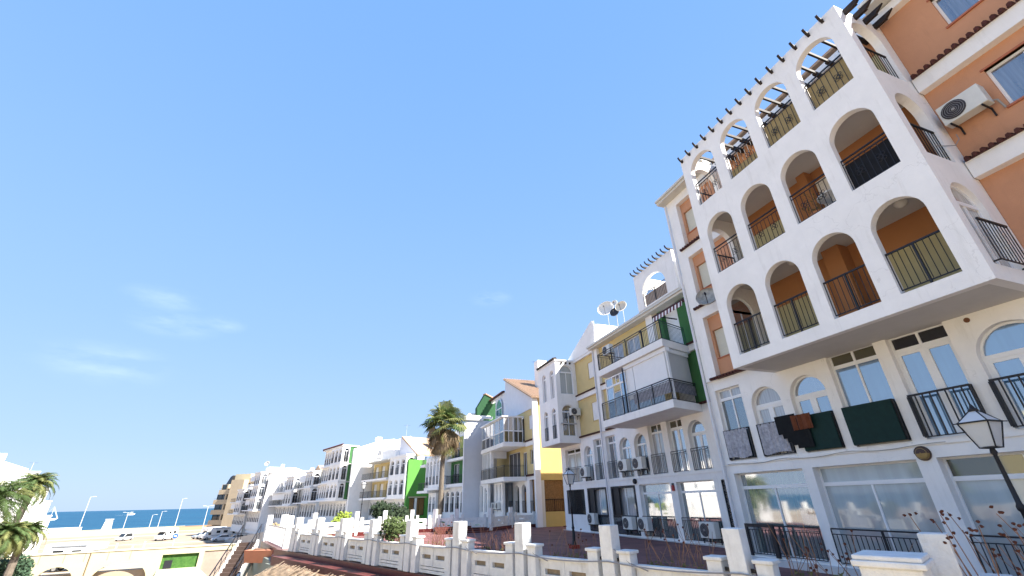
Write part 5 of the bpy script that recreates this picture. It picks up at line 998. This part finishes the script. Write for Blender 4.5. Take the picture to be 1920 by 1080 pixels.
def feather_palm(loc, h, r, label, seed=1, nleaf=42, lean=(0, 0), m_=(0, 1)):
    rng = random.Random(seed); o = thing('feather_palm', loc, label, 'palm tree', 'palm trees'); v = Vector(loc)
    tp = v + Vector((lean[0], lean[1], h)); b = MB(); N = 18; b.tube([v.lerp(tp, i / N) + Vector((0, 0, 0)) for i in range(N + 1)], [(.30 - .04 * i / N) * (1 + .09 * (i % 2)) for i in range(N + 1)], 9); b.lathe(tp - Vector((0, 0, .7)), [(.26, 0), (.42, .3), (.40, .6), (.15, .9)], 10); b.build('trunk', TRUNK, o)
    parts = [MB(), MB()]
    for i in range(nleaf):
        az = i * 2.39996 + rng.uniform(-.2, .2); f = i / nleaf; el = R(80 - 105 * f); b = parts[0 if rng.random() < .6 else 1]; l_ = r * rng.uniform(.85, 1.1) * (.75 + .35 * f)
        hz = Vector((math.cos(az), math.sin(az), 0)); pts = []; p = tp.copy(); e = el; K = 10
        for k in range(K + 1): pts.append(p.copy()); p = p + (hz * math.cos(e) + Vector((0, 0, math.sin(e)))) * l_ / K; e -= R(11 + 5 * f) * (.5 + k / K)
        b.tube(pts, .025, 3, .006, False); sd_ = Vector((-hz.y, hz.x, 0))
        for k in range(4, 4 * K - 1):
            q = k / 4; i0 = int(q); c = pts[i0].lerp(pts[min(i0 + 1, K)], q - i0); t_ = (pts[min(i0 + 1, K)] - pts[i0]).normalized(); ll = r * .22 * math.sin(math.pi * min(1, (k / (4 * K)) * .9 + .12)) + .05
            for sg in (-1, 1):
                dv = (sd_ * sg * .8 + t_ * .55 + Vector((0, 0, -.35 + rng.uniform(-.2, .25)))).normalized(); wv = t_ * .034
                b.face([c - wv, c + wv, c + dv * ll])
    for b, k in zip(parts, m_): b.build('crown' if b is parts[0] else 'lower_fronds', FROND[k], o)
    return o
feather_palm((-26.2, 50, -6), 8.6, 4.0, 'largest feather palm at the left edge with arching fronds', 2, 78, (-.2, 0))
feather_palm((-30.4, 62, -6), 10.4, 2.6, 'smaller feather palm behind, its crown against the white building', 3, 60, (.6, 0))
feather_palm((-24.4, 49, -6), 6.3, 2.1, 'low bushy feather palm below the largest one at the left edge', 4, 70, (0.4, 0))
feather_palm((-26.6, 57, -6), 6.2, 2.2, 'short feather palm with drooping fronds beside the green hedge at left', 6, 66)
for x_, y_, lb in ((-125, 243, 'tiny palm at the beach edge left of the white tower'), (-116, 247, 'tiny palm at the beach edge right of the white tower')): feather_palm((x_, y_, -6.4), 3.6, 2.2, lb, 9, 20)
# shrubs
def shrub(loc, r, h, label, m_, seed=1, n=1500, cat='shrub', name='shrub', leaf=.12):
    rng = random.Random(seed); o = thing(name, loc, label, cat); v = Vector(loc); b = MB(); cl = [(Vector((rng.uniform(-.65, .65) * r, rng.uniform(-.65, .65) * r, rng.uniform(.3, .85) * h)), rng.uniform(.3, .55) * r) for _ in range(11)]
    for k in range(n):
        c, cr_ = rng.choice(cl); d_ = Vector((rng.gauss(0, 1), rng.gauss(0, 1), rng.gauss(0, 1))).normalized() * cr_ * rng.uniform(.6, 1.05); p = v + c + d_; p.z = max(p.z, v.z + .03)
        a = Vector((rng.gauss(0, 1), rng.gauss(0, 1), rng.gauss(0, 1))).normalized() * leaf; b_ = a.orthogonal().normalized() * leaf * .55; b.face([p - a, p + b_, p + a, p - b_])
    b.build('foliage', m_, o); b = MB()
    for k in range(5): b.tube([v, v + Vector((rng.uniform(-.4, .4) * r, rng.uniform(-.4, .4) * r, h * .6))], .03, 4, .01)
    b.build('stems', TRUNK, o); return o
LEAFD = mat('dark_foliage', (.020, .035, .014), .8, .4, 4); LEAFM = mat('olive_foliage', (.07, .10, .03), .8, .4, 4); LEAFY = mat('yellow_green_foliage', (.22, .28, .04), .8, .4, 4); HEDGE = mat('blue_green_hedge', (.045, .085, .045), .8, .3, 3)
shrub((4.2, 41.5, -.5), 1.75, 2.4, 'dark rounded shrub behind the terrace fence in front of the green sided building', LEAFD, 1, 3200, leaf=.13)
shrub((.3, 42, -.5), .8, 2.1, 'yellow green shrub behind the terrace fence', LEAFY, 2, 900)
o_ = shrub(mF(13.0, .72, .3), .55, .7, 'round dark green bush growing over the white garden fence', LEAFM, 3, 1500, leaf=.05)
shrub((-3.4, 33.6, -.1), .7, 1.0, 'straw coloured dry plant by the corner fence', mat('dry_plant', (.34, .24, .11), .9, .4, 6), 4, 500, leaf=.1)
for i_, (x_, y_, r_, h_) in enumerate(((-29.0, 60, 2.3, 4.6), (-31.2, 67, 1.9, 3.6))): shrub((x_, y_, -6), r_, h_, ('tall green hedge bush below the smaller palm at left', 'lower green hedge bush beside the parked white van')[i_], HEDGE, 5 + i_, 1800, leaf=.16)
# dry flowering stems in the planters, one plant per planter bay
DRY = mat('dry_stems', (.26, .14, .08), .9, .4, 12); HEAD = mat('dry_flower_heads', (.10, .035, .02), .9, .4, 12); WEED = mat('low_weeds', (.16, .14, .05), .9, .4, 10)
DL = {3: 'dry brown stems with round dark flower heads in the planter before the large pillar', 4: 'tangle of dry stems in the planter right of the capped post', 5: 'dry stems and low weeds in the planter in front of the air conditioners', 6: 'tall bent dry stems in the planter below the black street lamp', 7: 'dense reddish dry stems in the planter left of the tall double post',
      8: 'second clump of dense reddish dry stems along the fence', 9: 'short dry brush in the planter between the clumps', 11: 'low reddish dry brush in the planter below the white double post', 12: 'thin dry weeds in the far planter near the corner'}
for i, lb in DL.items():
    rng = random.Random(50 + i); a, b = PS[i] + .5 if i < len(PS) else 17, (PS[i + 1] if i + 1 < len(PS) else 19) - .5
    o = thing('dry_plant', mF((a + b) / 2, .68, .28), lb, 'plant', 'dry plants in the fence planters'); s1, s2, s3 = MB(), MB(), MB(); dens = 70 if i in (7, 8) else 30 if i < 7 else 45; hh = (.75 if i in (7, 8) else .85 if i < 6 else .7) * (1 if i < 9 else .6)
    for k in range(dens):
        p = mF(rng.uniform(a, b), .66, rng.uniform(.16, .42)); ln = Vector((rng.gauss(0, .16), rng.gauss(0, .16), 1)); l_ = hh * rng.uniform(.35, 1); bend = Vector((rng.gauss(0, .1), rng.gauss(0, .1), 0))
        s1.tube([p, p + ln * l_ * .5, p + ln * l_ + bend], .006, 3, .003, False)
        if rng.random() < (.5 if i < 7 else .15): s2.lathe(p + ln * l_ + bend, [(.006, -.012), (rng.uniform(.012, .022), 0), (.018, .012), (.006, .02)], 6)
    for k in range(220 if i < 7 else 120):
        p = mF(rng.uniform(a, b), .68 + rng.random() ** 3 * .22, rng.uniform(.14, .44)); d_ = Vector((rng.gauss(0, 1), rng.gauss(0, 1), rng.gauss(0, 1))).normalized() * .05; e_ = d_.orthogonal().normalized() * .02; s3.face([p - d_, p + e_, p + d_, p - e_])
    s1.build('stems', DRY if i < 7 else mat('red_dry_stems', (.36, .17, .11), .9, .4, 12), o); tag(s2.build('flower_heads', HEAD, o), None, None, kind='stuff') if s2.v else None; s3.build('leaves', WEED, o)
o = thing('dry_plant', mF(-.75, .1, -.5), 'tall dry flower stems with dark brown heads rising before the nearest ground floor railing', 'plant', 'dry plants in the fence planters'); s1, s2 = MB(), MB(); rng = random.Random(77)
for k in range(26):
    p = mF(rng.uniform(-1.3, -.1) + (1.2 if k % 5 == 0 else 0), .3, rng.uniform(-.2, .3)); tip = p + Vector((rng.gauss(-.05, .14), rng.gauss(.25, .18), rng.uniform(.55, 1.35)))
    s1.tube([p, p.lerp(tip, .5) + Vector((rng.gauss(0, .03), 0, .05)), tip], .008, 4, .004, False)
    for q in range(3): c = tip + Vector((rng.gauss(0, .045), rng.gauss(0, .045), rng.gauss(0, .04))); s2.lathe(c, [(.006, -.012), (rng.uniform(.01, .022), 0), (.02, .01), (.006, .018)], 6, (rng.gauss(0, .5), rng.gauss(0, .5), 1))
s1.build('stems', DRY, o); tag(s2.build('flower_heads', HEAD, o), None, None, kind='stuff')

# ---------------------------------------------------------------- vehicles on the car park
VWHITE = mat('white_car_paint', (.74, .74, .74), .3, .03, 1, spec=.6); VGREY = mat('silver_car_paint', (.36, .38, .40), .3, .03, 1, spec=.6, metal=.3); TYRE = mat('rubber', (.02, .02, .02), .8); RIM = mat('wheel_rim', (.45, .45, .46), .35, metal=.7); VGL = mat('vehicle_glass', (.02, .025, .03), .08, spec=.8); STRIPE = mat('blue_grey_stripe', (.16, .2, .26), .5)
def vmap(x, y, rz):
    c, s_ = math.cos(R(rz)), math.sin(R(rz)); return lambda a, z, d: Vector((x + a * c - d * s_, y + a * s_ + d * c, LOT + .01 + z))
def wheels(o, m, xs, wd, r=.33):
    for a in xs:
        for sg in (-1, 1):
            b = MB(); ax = m(0, 0, 1) - m(0, 0, 0); b.lathe(m(a, r, sg * wd / 2 - .1), [(r * .6, 0), (r, .02), (r, .2), (r * .6, .22)], 16, ax); w_ = b.build('wheel', TYRE, o, smooth=True)
            b = MB(); b.lathe(m(a, r, sg * wd / 2 - .115), [(.02, 0), (r * .58, .004), (r * .58, .25), (.02, .252)], 12, ax); b.build('rim', RIM, w_)
def camper(x, y, rz, label, l_=6.4, alcove=True):
    m = vmap(x, y, rz); o = thing('camper_van', (x, y, LOT), label, 'camper van', 'camper vans on the car park'); wd = 2.2; h = wd / 2
    b = MB(); b.prism([m(a, z, -h) for a, z in ((-l_ / 2, .5), (-l_ / 2, 2.85), (-l_ / 2 + .15, 2.95), (l_ / 2 - 1.0 if alcove else l_ / 2 - 2, 2.95), (l_ / 2 - .7, 2.8), (l_ / 2 - .75, 2.15), (l_ / 2 - 1.75, 2.05), (l_ / 2 - 1.75, .5))], m(0, 0, h) - m(0, 0, -h)); b.build('body', VWHITE, o, bevel=.05)
    hc = h - .12; b = MB(); b.prism([m(a, z, -hc) for a, z in ((l_ / 2 - 1.75, .45), (l_ / 2 - 1.75, 2.04), (l_ / 2 - 1.35, 2.02), (l_ / 2 - .62, 1.28), (l_ / 2 - .02, 1.1), (l_ / 2, .45))], m(0, 0, hc) - m(0, 0, -hc)); b.build('cab', VWHITE, o, bevel=.05)
    b = MB(); b.prism([m(a, z, -hc + .1) for a, z in ((l_ / 2 - 1.30, 2.0), (l_ / 2 - 1.27, 2.02), (l_ / 2 - .57, 1.30), (l_ / 2 - .61, 1.28))], m(0, 0, hc - .1) - m(0, 0, -hc + .1)); b.build('windscreen', VGL, o)
    for sg in (-1, 1):
        y0_, y1_ = (sg * h, sg * (h + .01)) if sg > 0 else (-h - .01, -h)
        for a0, a1, z0_, z1_ in ((-2.2, -1.2, 1.6, 2.25), (-.4, .5, 1.6, 2.2)): b = MB(); b.box(m, a0, a1, z0_, z1_, y0_, y1_); b.build('window', VGL, o)
        b = MB(); b.box(m, l_ / 2 - 1.65, l_ / 2 - 1.05, 1.25, 1.85, sg * hc - .006, sg * hc + .006); b.build('cab_window', VGL, o)
        b = MB(); b.box(m, -l_ / 2 + .1, l_ / 2 - 1.8, 1.05, 1.16, y0_, y1_); b.build('stripe', STRIPE, o)
        b = MB(); b.box(m, -2.4, .9, 2.62, 2.76, y0_ - (.08 if sg < 0 else 0), y1_ + (.08 if sg > 0 else 0)); b.build('awning_case', VGREY, o)
    b = MB(); b.box(m, -l_ / 2 - .01, -l_ / 2 - .001, 1.5, 2.2, -.6, .6); b.build('rear_window', VGL, o); b = MB(); b.box(m, -1.5, -.8, 2.951, 3.06, -.35, .35); b.build('roof_hatch', VGREY, o)
    wheels(o, m, (-l_ / 2 + 1.6, l_ / 2 - .9), 2.0, .35); return o
def car(x, y, rz, label, paint=VWHITE, l_=4.2, van=False):
    m = vmap(x, y, rz); o = thing('parked_car', (x, y, LOT), label, 'car', 'parked cars'); h = .86; H = 1.9 if van else 1.48; q = l_ / 2
    low = ((-q, .3), (-q - .02, .6), (-q + .05, .95), (q - 1.0, .95), (q - .1, .78), (q, .55), (q - .02, .3))
    b = MB(); b.prism([m(a, z, -h) for a, z in low], m(0, 0, h) - m(0, 0, -h)); b.build('body', paint, o, bevel=.06)
    top = ((-q + .08, .95), (-q + (.15 if van else .55), H - .05), (-q + (.3 if van else .9), H), (q - 2.0, H), (q - 1.8, H - .05), (q - 1.05, .95)); hh = h - .1
    b = MB(); b.prism([m(a, z, -hh) for a, z in top], m(0, 0, hh) - m(0, 0, -hh)); b.build('cabin', paint, o, bevel=.06)
    for sg in (-1, 1): b = MB(); b.wall(lambda a, z, d, sg=sg: m(a, z, sg * (hh + .008 + d)), [(-q + .35, 1.0), (-q + .7, H - .12), (q - 1.95, H - .12), (q - 1.3, 1.0)], -.006, .004); b.build('side_window', VGL, o)
    b = MB(); b.hexa([m(q - 1.04, 1.0, -hh + .08), m(q - 1.04, 1.0, hh - .08), m(q - 1.08, 1.0, hh - .08), m(q - 1.08, 1.0, -hh + .08), m(q - 1.72, H - .1, -hh + .1), m(q - 1.72, H - .1, hh - .1), m(q - 1.8, H - .1, hh - .1), m(q - 1.8, H - .1, -hh + .1)]); b.build('windscreen', VGL, o)
    b = MB(); b.hexa([m(-q + .06, 1.02, -hh + .08), m(-q + .06, 1.02, hh - .08), m(-q + .12, 1.02, hh - .08), m(-q + .12, 1.02, -hh + .08), m(-q + (.1 if van else .46), H - .12, -hh + .12), m(-q + (.1 if van else .46), H - .12, hh - .12), m(-q + .62, H - .12, hh - .12), m(-q + .62, H - .12, -hh + .12)]); b.build('rear_window', VGL, o)
    for sg in (-1, 1): b = MB(); b.box(m, q - .06, q + .005, .6, .74, sg * .6 - .15, sg * .6 + .15); b.build('headlight', mat('headlight', (.7, .7, .68), .2), o)
    wheels(o, m, (-q + .8, q - .85), 1.66, .32); return o
camper(-31.5, 158, 205, 'white camper van standing broadside in front of the beige block', 6.8)
camper(-33.8, 163, 215, 'camper van half hidden behind the broadside white one', 6.2, False)
camper(-26.5, 162, 200, 'camper van right of the broadside one', 6.4)
camper(-45.5, 165, 250, 'lone white camper van parked in the middle of the car park', 6.0)
car(-28.6, 149, 205, 'small white hatchback parked in front of the camper vans', VWHITE)
car(-25.0, 147, 200, 'white car parked closest to the white buildings, right of the hatchback', VWHITE, 4.4)
car(-37.2, 166, 230, 'dark windowed car left of the camper vans', VGREY, 4.4)
car(-57.5, 172, 255, 'silver van parked alone at the left of the open car park', mat('pale_silver_paint', (.55, .57, .58), .3), 4.9, True)
mb = MB(); mb.box(mW, -30, LW + 3, -6.1, -4.6, .7, 15); tag(mb.build('road', sandmat('tan_road', (.30, .25, .18), (.40, .33, .25), .5)), 'raised tan road just behind the cream arcade wall', 'road', kind='structure')
LOT_OLD = LOT; LOT = -4.61; vp = mW(8.2, 0, 5.0); camper(vp.x, vp.y, 4, 'large white van with a side stripe just behind the cream arcade wall at left', 6.2, False); LOT = LOT_OLD
# car park furniture
def lamp_pole(x, y, h, label, arms=1):
    o = thing('lamp_pole', (x, y, LOT), label, 'lamp post', 'tall lamp posts along the seafront'); v = Vector((x, y, LOT)); PM = mat('pale_pole', (.62, .62, .60), .4)
    b = MB(); b.tube([v, v + Vector((0, 0, h))], .12, 8, .07); b.build('pole', PM, o)
    for k in range(arms): b = MB(); sg = 1 if k == 0 else -1; b.tube([v + Vector((0, 0, h - .1)), v + Vector((sg * 1.0, 0, h + .1))], .05, 5); b.box(lambda a, z, d: v + Vector((sg * a, d, z)), .9, 1.7, h + .02, h + .16, -.16, .16); b.build('lamp_arm', PM, o)
    return o
lamp_pole(-88.5, 221, 12.6, 'tall leaning looking pale lamp post at the far left of the beach', 1)
lamp_pole(-68, 255, 12.0, 'tallest pale lamp post near the middle of the seafront', 1)
lamp_pole(-81, 238, 7.0, 'pale lamp post with bright head between the white tower and the tallest one', 2)
lamp_pole(-76, 250, 5.8, 'shorter pale lamp post left of the tallest one', 1); lamp_pole(-73.5, 252, 7.0, 'pale lamp post just left of the tallest one, with a bent head', 1)
lamp_pole(-46.6, 208, 8.6, 'double headed pale lamp post nearest the beige block', 2)
BW = mat('cream_beach_wall', (.48, .43, .31), .9, .08, .2)
def bwall(x0, y0, x1, y1, h, t, label, name='beach_wall', mt=None, z=LOT): 
    p, q = Vector((x0, y0, 0)), Vector((x1, y1, 0)); d_ = (q - p).normalized(); l_ = (q - p).length; mm = lambda a, zz, d: p + d_ * a + Vector((-d_.y, d_.x, 0)) * d + Vector((0, 0, z + zz))
    b = MB(); b.box(mm, 0, l_, 0, h, 0, t); b.box(mm, -.1, l_ + .1, h, h + .12, -.1, t + .1); return tag(b.build(name, mt or BW), label, 'wall')
bwall(-150, 196, -95, 226, 1.0, .5, 'low cream wall along the beach left of the white tower'); bwall(-92, 228, -62, 246, 1.2, .5, 'low cream wall along the beach under the tallest lamp posts'); bwall(-62, 232, -36, 246, 1.4, .6, 'low brown and cream wall by the beach near the beige block', mt=mat('brown_beach_wall', (.34, .22, .14), .9))
bwall(-111, 236, -96, 242, 2.0, 3, 'long low white beach building right of the white tower', 'beach_building', mat('white_beach_wall', (.62, .6, .52), .85))
for (x, y, h, lb) in ((-117, 230, 5.2, 'slanting white tower standing on the beach wall at left'), (-86.5, 238, 4.6, 'small white tower on the beach wall further right')):
    o = thing('beach_tower', (x, y, LOT), lb, 'tower'); b = MB(); mm = vmap(x, y, 15); b.prism([mm(-1.6, 0, -1), mm(1.6, 0, -1), mm(1.2, h, -1), mm(-.9, h, -1)], mm(0, 0, 1) - mm(0, 0, -1)); b.build('shaft', mat('white_beach_wall', (.62, .6, .52)), o); b = MB(); b.box(mm, -1.1, 1.4, h, h + .2, -1.2, 1.2); b.build('top', mat('white_beach_wall', (.62, .6, .52)), o)
# road sign, bin, posts, grass bed
o = thing('road_sign', (-33.5, 128, LOT), 'round blue and white road sign on a thin post', 'sign'); v = Vector((-33.5, 128, LOT)); b = MB(); b.tube([v, v + Vector((0, 0, 2.6))], .05, 6); b.build('post', mat('pale_pole', (.62, .62, .60)), o); nn = Vector((.25, -.97, 0)); b = MB(); b.lathe(v + Vector((0, 0, 2.5)) + nn * .06, [(.48, 0), (.48, .03), (.1, .031)], 20, nn); sgn = b.build('disc', mat('blue_sign', (.02, .10, .40), .4), o); b = MB(); u_ = Vector((nn.y, -nn.x, 0)) * -1; c_ = v + Vector((0, 0, 2.5)) + nn * .1
b.prism([c_ + u_ * -.25 + Vector((0, 0, -.08)), c_ + u_ * .05 + Vector((0, 0, -.08)), c_ + u_ * .05 + Vector((0, 0, -.22)), c_ + u_ * .3, c_ + u_ * .05 + Vector((0, 0, .22)), c_ + u_ * .05 + Vector((0, 0, .08)), c_ + u_ * -.25 + Vector((0, 0, .08))], nn * .01); b.build('arrow', mat('white_sign', (.7, .7, .7), .4), sgn)
mb = MB(); mb.face([(-31.5, 103, LOT + .01), (-26.2, 104, LOT + .01), (-29.0, 118, LOT + .01), (-35.0, 117, LOT + .01)]); tag(mb.build('grass', sandmat('grass_bed', (.05, .09, .02), (.10, .15, .04), 1.2)), 'small patch of green grass in the car park', 'grass', kind='stuff')
o = thing('litter_bin', (-27.6, 108, LOT), 'dark litter bin standing beside the grass patch', 'bin'); b = MB(); b.lathe((-27.6, 108, LOT), [(.25, 0), (.35, .2), (.38, 1.2), (.28, 1.35), (.05, 1.4)], 12); b.build('bin_body', IRON_G, o)
o = thing('flower_tub', (-30.6, 108, LOT), 'white tub with red flowers on the grass patch', 'planter'); b = MB(); b.lathe((-30.6, 108, LOT), [(.5, 0), (.7, .5), (.72, .6), (.1, .6)], 12); b.build('tub', WHITE2, o)
b = MB(); rng = random.Random(8)
for k in range(160): p = Vector((-30.6 + rng.gauss(0, .35), 108 + rng.gauss(0, .35), LOT + .6 + rng.random() * .4)); d_ = Vector((rng.gauss(0, 1), rng.gauss(0, 1), rng.gauss(0, 1))).normalized() * .09; e_ = d_.orthogonal().normalized() * .07; b.face([p - d_, p + e_, p + d_, p - e_])
b.build('flowers', mat('red_flowers', (.45, .05, .03), .8), o)
for k, (x, y) in enumerate(((-38.6, 106), (-36.8, 108), (-35.0, 110), (-33.9, 112))):
    o = thing('bollard', (x, y, LOT), ('first', 'second', 'third', 'last')[k] + ' pale leaning bollard counted from the left of the grass patch', 'bollard', 'pale bollards by the grass patch'); b = MB(); b.box(vmap(x, y, 10), -.12, .12, 0, 1.9 + .5 * (k % 2), -.12, .12); b.box(vmap(x, y, 10), -.15, .15, 1.9 + .5 * (k % 2), 2.0 + .5 * (k % 2), -.15, .15); b.build('post', DUST, o)
# pale driven tracks and kerbs on the car park, 4 mm above the ground
def strip(pts, wd, name, material, label, z):
    b = MB(); P = [Vector((x, y, z)) for x, y in pts]
    L_, R_ = [], []
    for i, p in enumerate(P):
        t_ = (P[min(i + 1, len(P) - 1)] - P[max(i - 1, 0)]).normalized(); n_ = Vector((-t_.y, t_.x, 0)) * wd / 2; L_.append(p + n_); R_.append(p - n_)
    for i in range(len(P) - 1): b.face([L_[i], L_[i + 1], R_[i + 1], R_[i]])
    return tag(b.build(name, material), label, name.replace('_', ' '), kind='structure')
PALE = mat('pale_concrete_path', (.42, .37, .28), .9, .06, .4)
strip([(-150, 170), (-100, 184), (-62, 196), (-30, 206)], 5, 'path', PALE, 'pale concrete path along the beach', LOT + .02); strip([(-110, 140), (-70, 148), (-42, 152), (-24, 150)], 2.2, 'path', PALE, 'pale path across the car park', LOT + .02)
for k in range(9): strip([(-92 + k * 6.2, 160 + k * 1.6), (-93 + k * 6.2, 166 + k * 1.6)], .25, 'parking_line', mat('faded_line', (.36, .26, .17), .9), 'faded parking bay line on the sandy car park', LOT + .03)
# ---------------------------------------------------------------- boats
o = thing('sailing_yacht', (-400, 900, -9), 'white sailing yacht with bare mast on the sea at left', 'boat'); ym = lambda a, z, d: Vector((-400 + a, 900 + d, -9 + z))
b = MB(); b.hexa([ym(-9, 0, -1.6), ym(8, 0, -1.6), ym(8, 0, 1.6), ym(-9, 0, 1.6), ym(-9.5, 2.0, -2), ym(10.5, 2.4, -.6), ym(10.5, 2.4, .6), ym(-9.5, 2.0, 2)]); b.build('hull', VWHITE, o)
b = MB(); b.prism([ym(-6, 2.1, -1), ym(-5.4, 3.4, -1), ym(0, 3.4, -1), ym(2.5, 2.2, -1)], (0, 2, 0)); b.build('cabin', VWHITE, o); b = MB(); b.tube([ym(1, 2, 0), ym(1, 18, 0)], .28, 6, .18); b.tube([ym(1, 4, 0), ym(-7, 4, 0)], .3, 6); b.tube([ym(10, 2.4, 0), ym(1, 17.5, 0)], .12, 4); b.tube([ym(-9, 2.2, 0), ym(1, 17.5, 0)], .12, 4); b.build('mast', VWHITE, o)
b = MB(); b.prism([ym(9.6, 2.6, -.1), ym(1.4, 16, -.1), ym(2.6, 13, -.1), ym(8.6, 2.6, -.1)], (0, .2, 0)); b.build('furled_sail', VWHITE, o)
o = thing('motorboat', (-480, 1430, -9), 'tiny white motorboat with a wake on the open sea', 'boat'); ym = lambda a, z, d: Vector((-480 + a, 1430 + d, -9 + z)); b = MB(); b.hexa([ym(-7, 0, -2), ym(6, 0, -2), ym(6, 0, 2), ym(-7, 0, 2), ym(-7.5, 2.2, -2.4), ym(9, 3, -.4), ym(9, 3, .4), ym(-7.5, 2.2, 2.4)]); b.build('hull', VWHITE, o); b = MB(); b.prism([ym(-3, 2.3, -1.4), ym(-2, 4.6, -1.4), ym(1, 4.6, -1.4), ym(4, 2.7, -1.4)], (0, 2.8, 0)); b.build('cabin', VWHITE, o)
b = MB(); b.face([ym(-7, .05, -2), ym(-7, .05, 2), ym(-30, .05, 5), ym(-30, .05, -5)]); b.build('wake', mat('foam', (.7, .75, .78), .8), o)
# ---------------------------------------------------------------- white building at the left edge
LB = thing('apartment_building', (-48, 92, -6), 'stepped white apartment building at the left edge of the photo', 'apartment building'); fL = Fr(-46.2, 88, 180 + 10)   # facade frame turned to face the car park
def lbm(a, z, d): return Vector((-43.2 + a - d * .5, 95 + d + a * .12, z))
for (a0, a1, d0, zt) in ((-3.9, -2.4, .0, 7.5), (-2.4, -1.4, .8, 6.4), (-1.4, -.4, 1.6, 5.1), (-.4, .5, 2.6, 3.3), (.5, 1.3, 3.4, 1.2), (-30, -6, -2.6, 2.2), (-6, -2.6, -1.5, 1.4)):
    b = MB(); b.box(lbm, a0, a1, -6.1, zt, d0, d0 + 2.4); b.build('wall', WHITE, LB); b = MB(); b.box(lbm, a0 - .1, a1 + .06, zt, zt + .18, d0 - .12, d0 + 2.5); b.build('parapet', WHITE, LB)
b = MB(); b.wall(lbm, [(-30, -6.1), (-3.9, -6.1), (-3.9, 8.0), (-8.3, 9.5), (-30, 14.5)], 0, 5, []); b.build('wall', WHITE, LB)
b = MB(); b.box(lbm, -8.6, -7.2, 8.5, 10.4, 2, 4); b.build('chimney', WHITE, LB)
for (a, z, w_, h_, d0, p_) in ((-4.0 - 1.3, 5.9, 1.0, .35, 0, GLD), (-5.2, 6.6, 1.1, .12, 0, GLM), (-7.6, 3.6, 1.2, 1.3, 0, GLM), (-10.2, 6.2, 1.4, 1.3, 0, GLM), (-13, 3.2, 1.4, 1.3, 0, GLM), (-13, 7.4, 1.4, 1.3, 0, GLD), (-16.5, 3.4, 1.4, 1.3, 0, GLM), (-3.4, 3.6, .8, .8, 0, GLD)):
    window(LB, lambda aa, zz, d, d0=d0: lbm(aa, zz, d + d0 - .05), a, a + w_, z, z + h_, -.01, p_, False, None, (.5,) if h_ > .5 else (), .04)
antenna(lbm(-3.6, 7.6, 3), 1.6, 'small television antenna on the white building at the left edge')
# ---------------------------------------------------------------- cream building across the way, mirrored in the large windows
OB = thing('apartment_building', (-24, 4, -6), 'cream apartment building across the way, mirrored in the large ground floor windows', 'apartment building'); ob = lambda a, z, d: Vector((-22 - d, a, z))
mb = MB(); hh_ = [rect(a, a + 1.6, z, z + 1.6) for a in range(-22, 18, 5) for z in (-4.5, -1.5, 1.5, 4.5)]
mb.wall(ob, (-26, 21, -6.1, 7.2), 0, .3, hh_); mb.build('facade_wall', mat('cream_facade', (.62, .56, .36), .9, .05, .6), OB)
mb = MB(); mb.box(ob, -26, 21, -6.1, 7.15, .31, 9); mb.build('rear_wall', mat('shaded_cream', (.3, .3, .28), .9), OB)
for a0, a1 in ((-20, -14), (-4, 4), (11, 16)): mb = MB(); mb.box(ob, a0, a1, .9, 1.9, -1.4, 0); mb.box(ob, a0, a1, 3.9, 4.9, -1.4, 0); mb.build('balcony', WHITE, OB)
feather_palm((-15.5, 13, -6), 8.3, 3.0, 'feather palm across the way, mirrored in the shop size windows', 21, 40)
fan_palm((-16, 22.5, -6), 8.6, 2.2, 'fan palm across the way, mirrored in the farther ground floor windows', 22, 80)
# round white parasol top at the very bottom of the view
o = thing('parasol', (4.7, 4.1, 0), 'pale round parasol top just below the fence at the bottom edge', 'parasol'); b = MB(); pc = Vector((4.55, 4.6, -.4)); b.lathe(pc, [(.62, 0), (.63, .02), (.45, .10), (.22, .16), (.02, .19)], 24); b.build('canopy', mat('cream_canvas', (.72, .68, .58), .8), o, smooth=True); b = MB(); b.tube([pc - Vector((0, 0, 5.6)), pc + Vector((0, 0, .02))], .03, 6); b.build('pole', IRON, o)
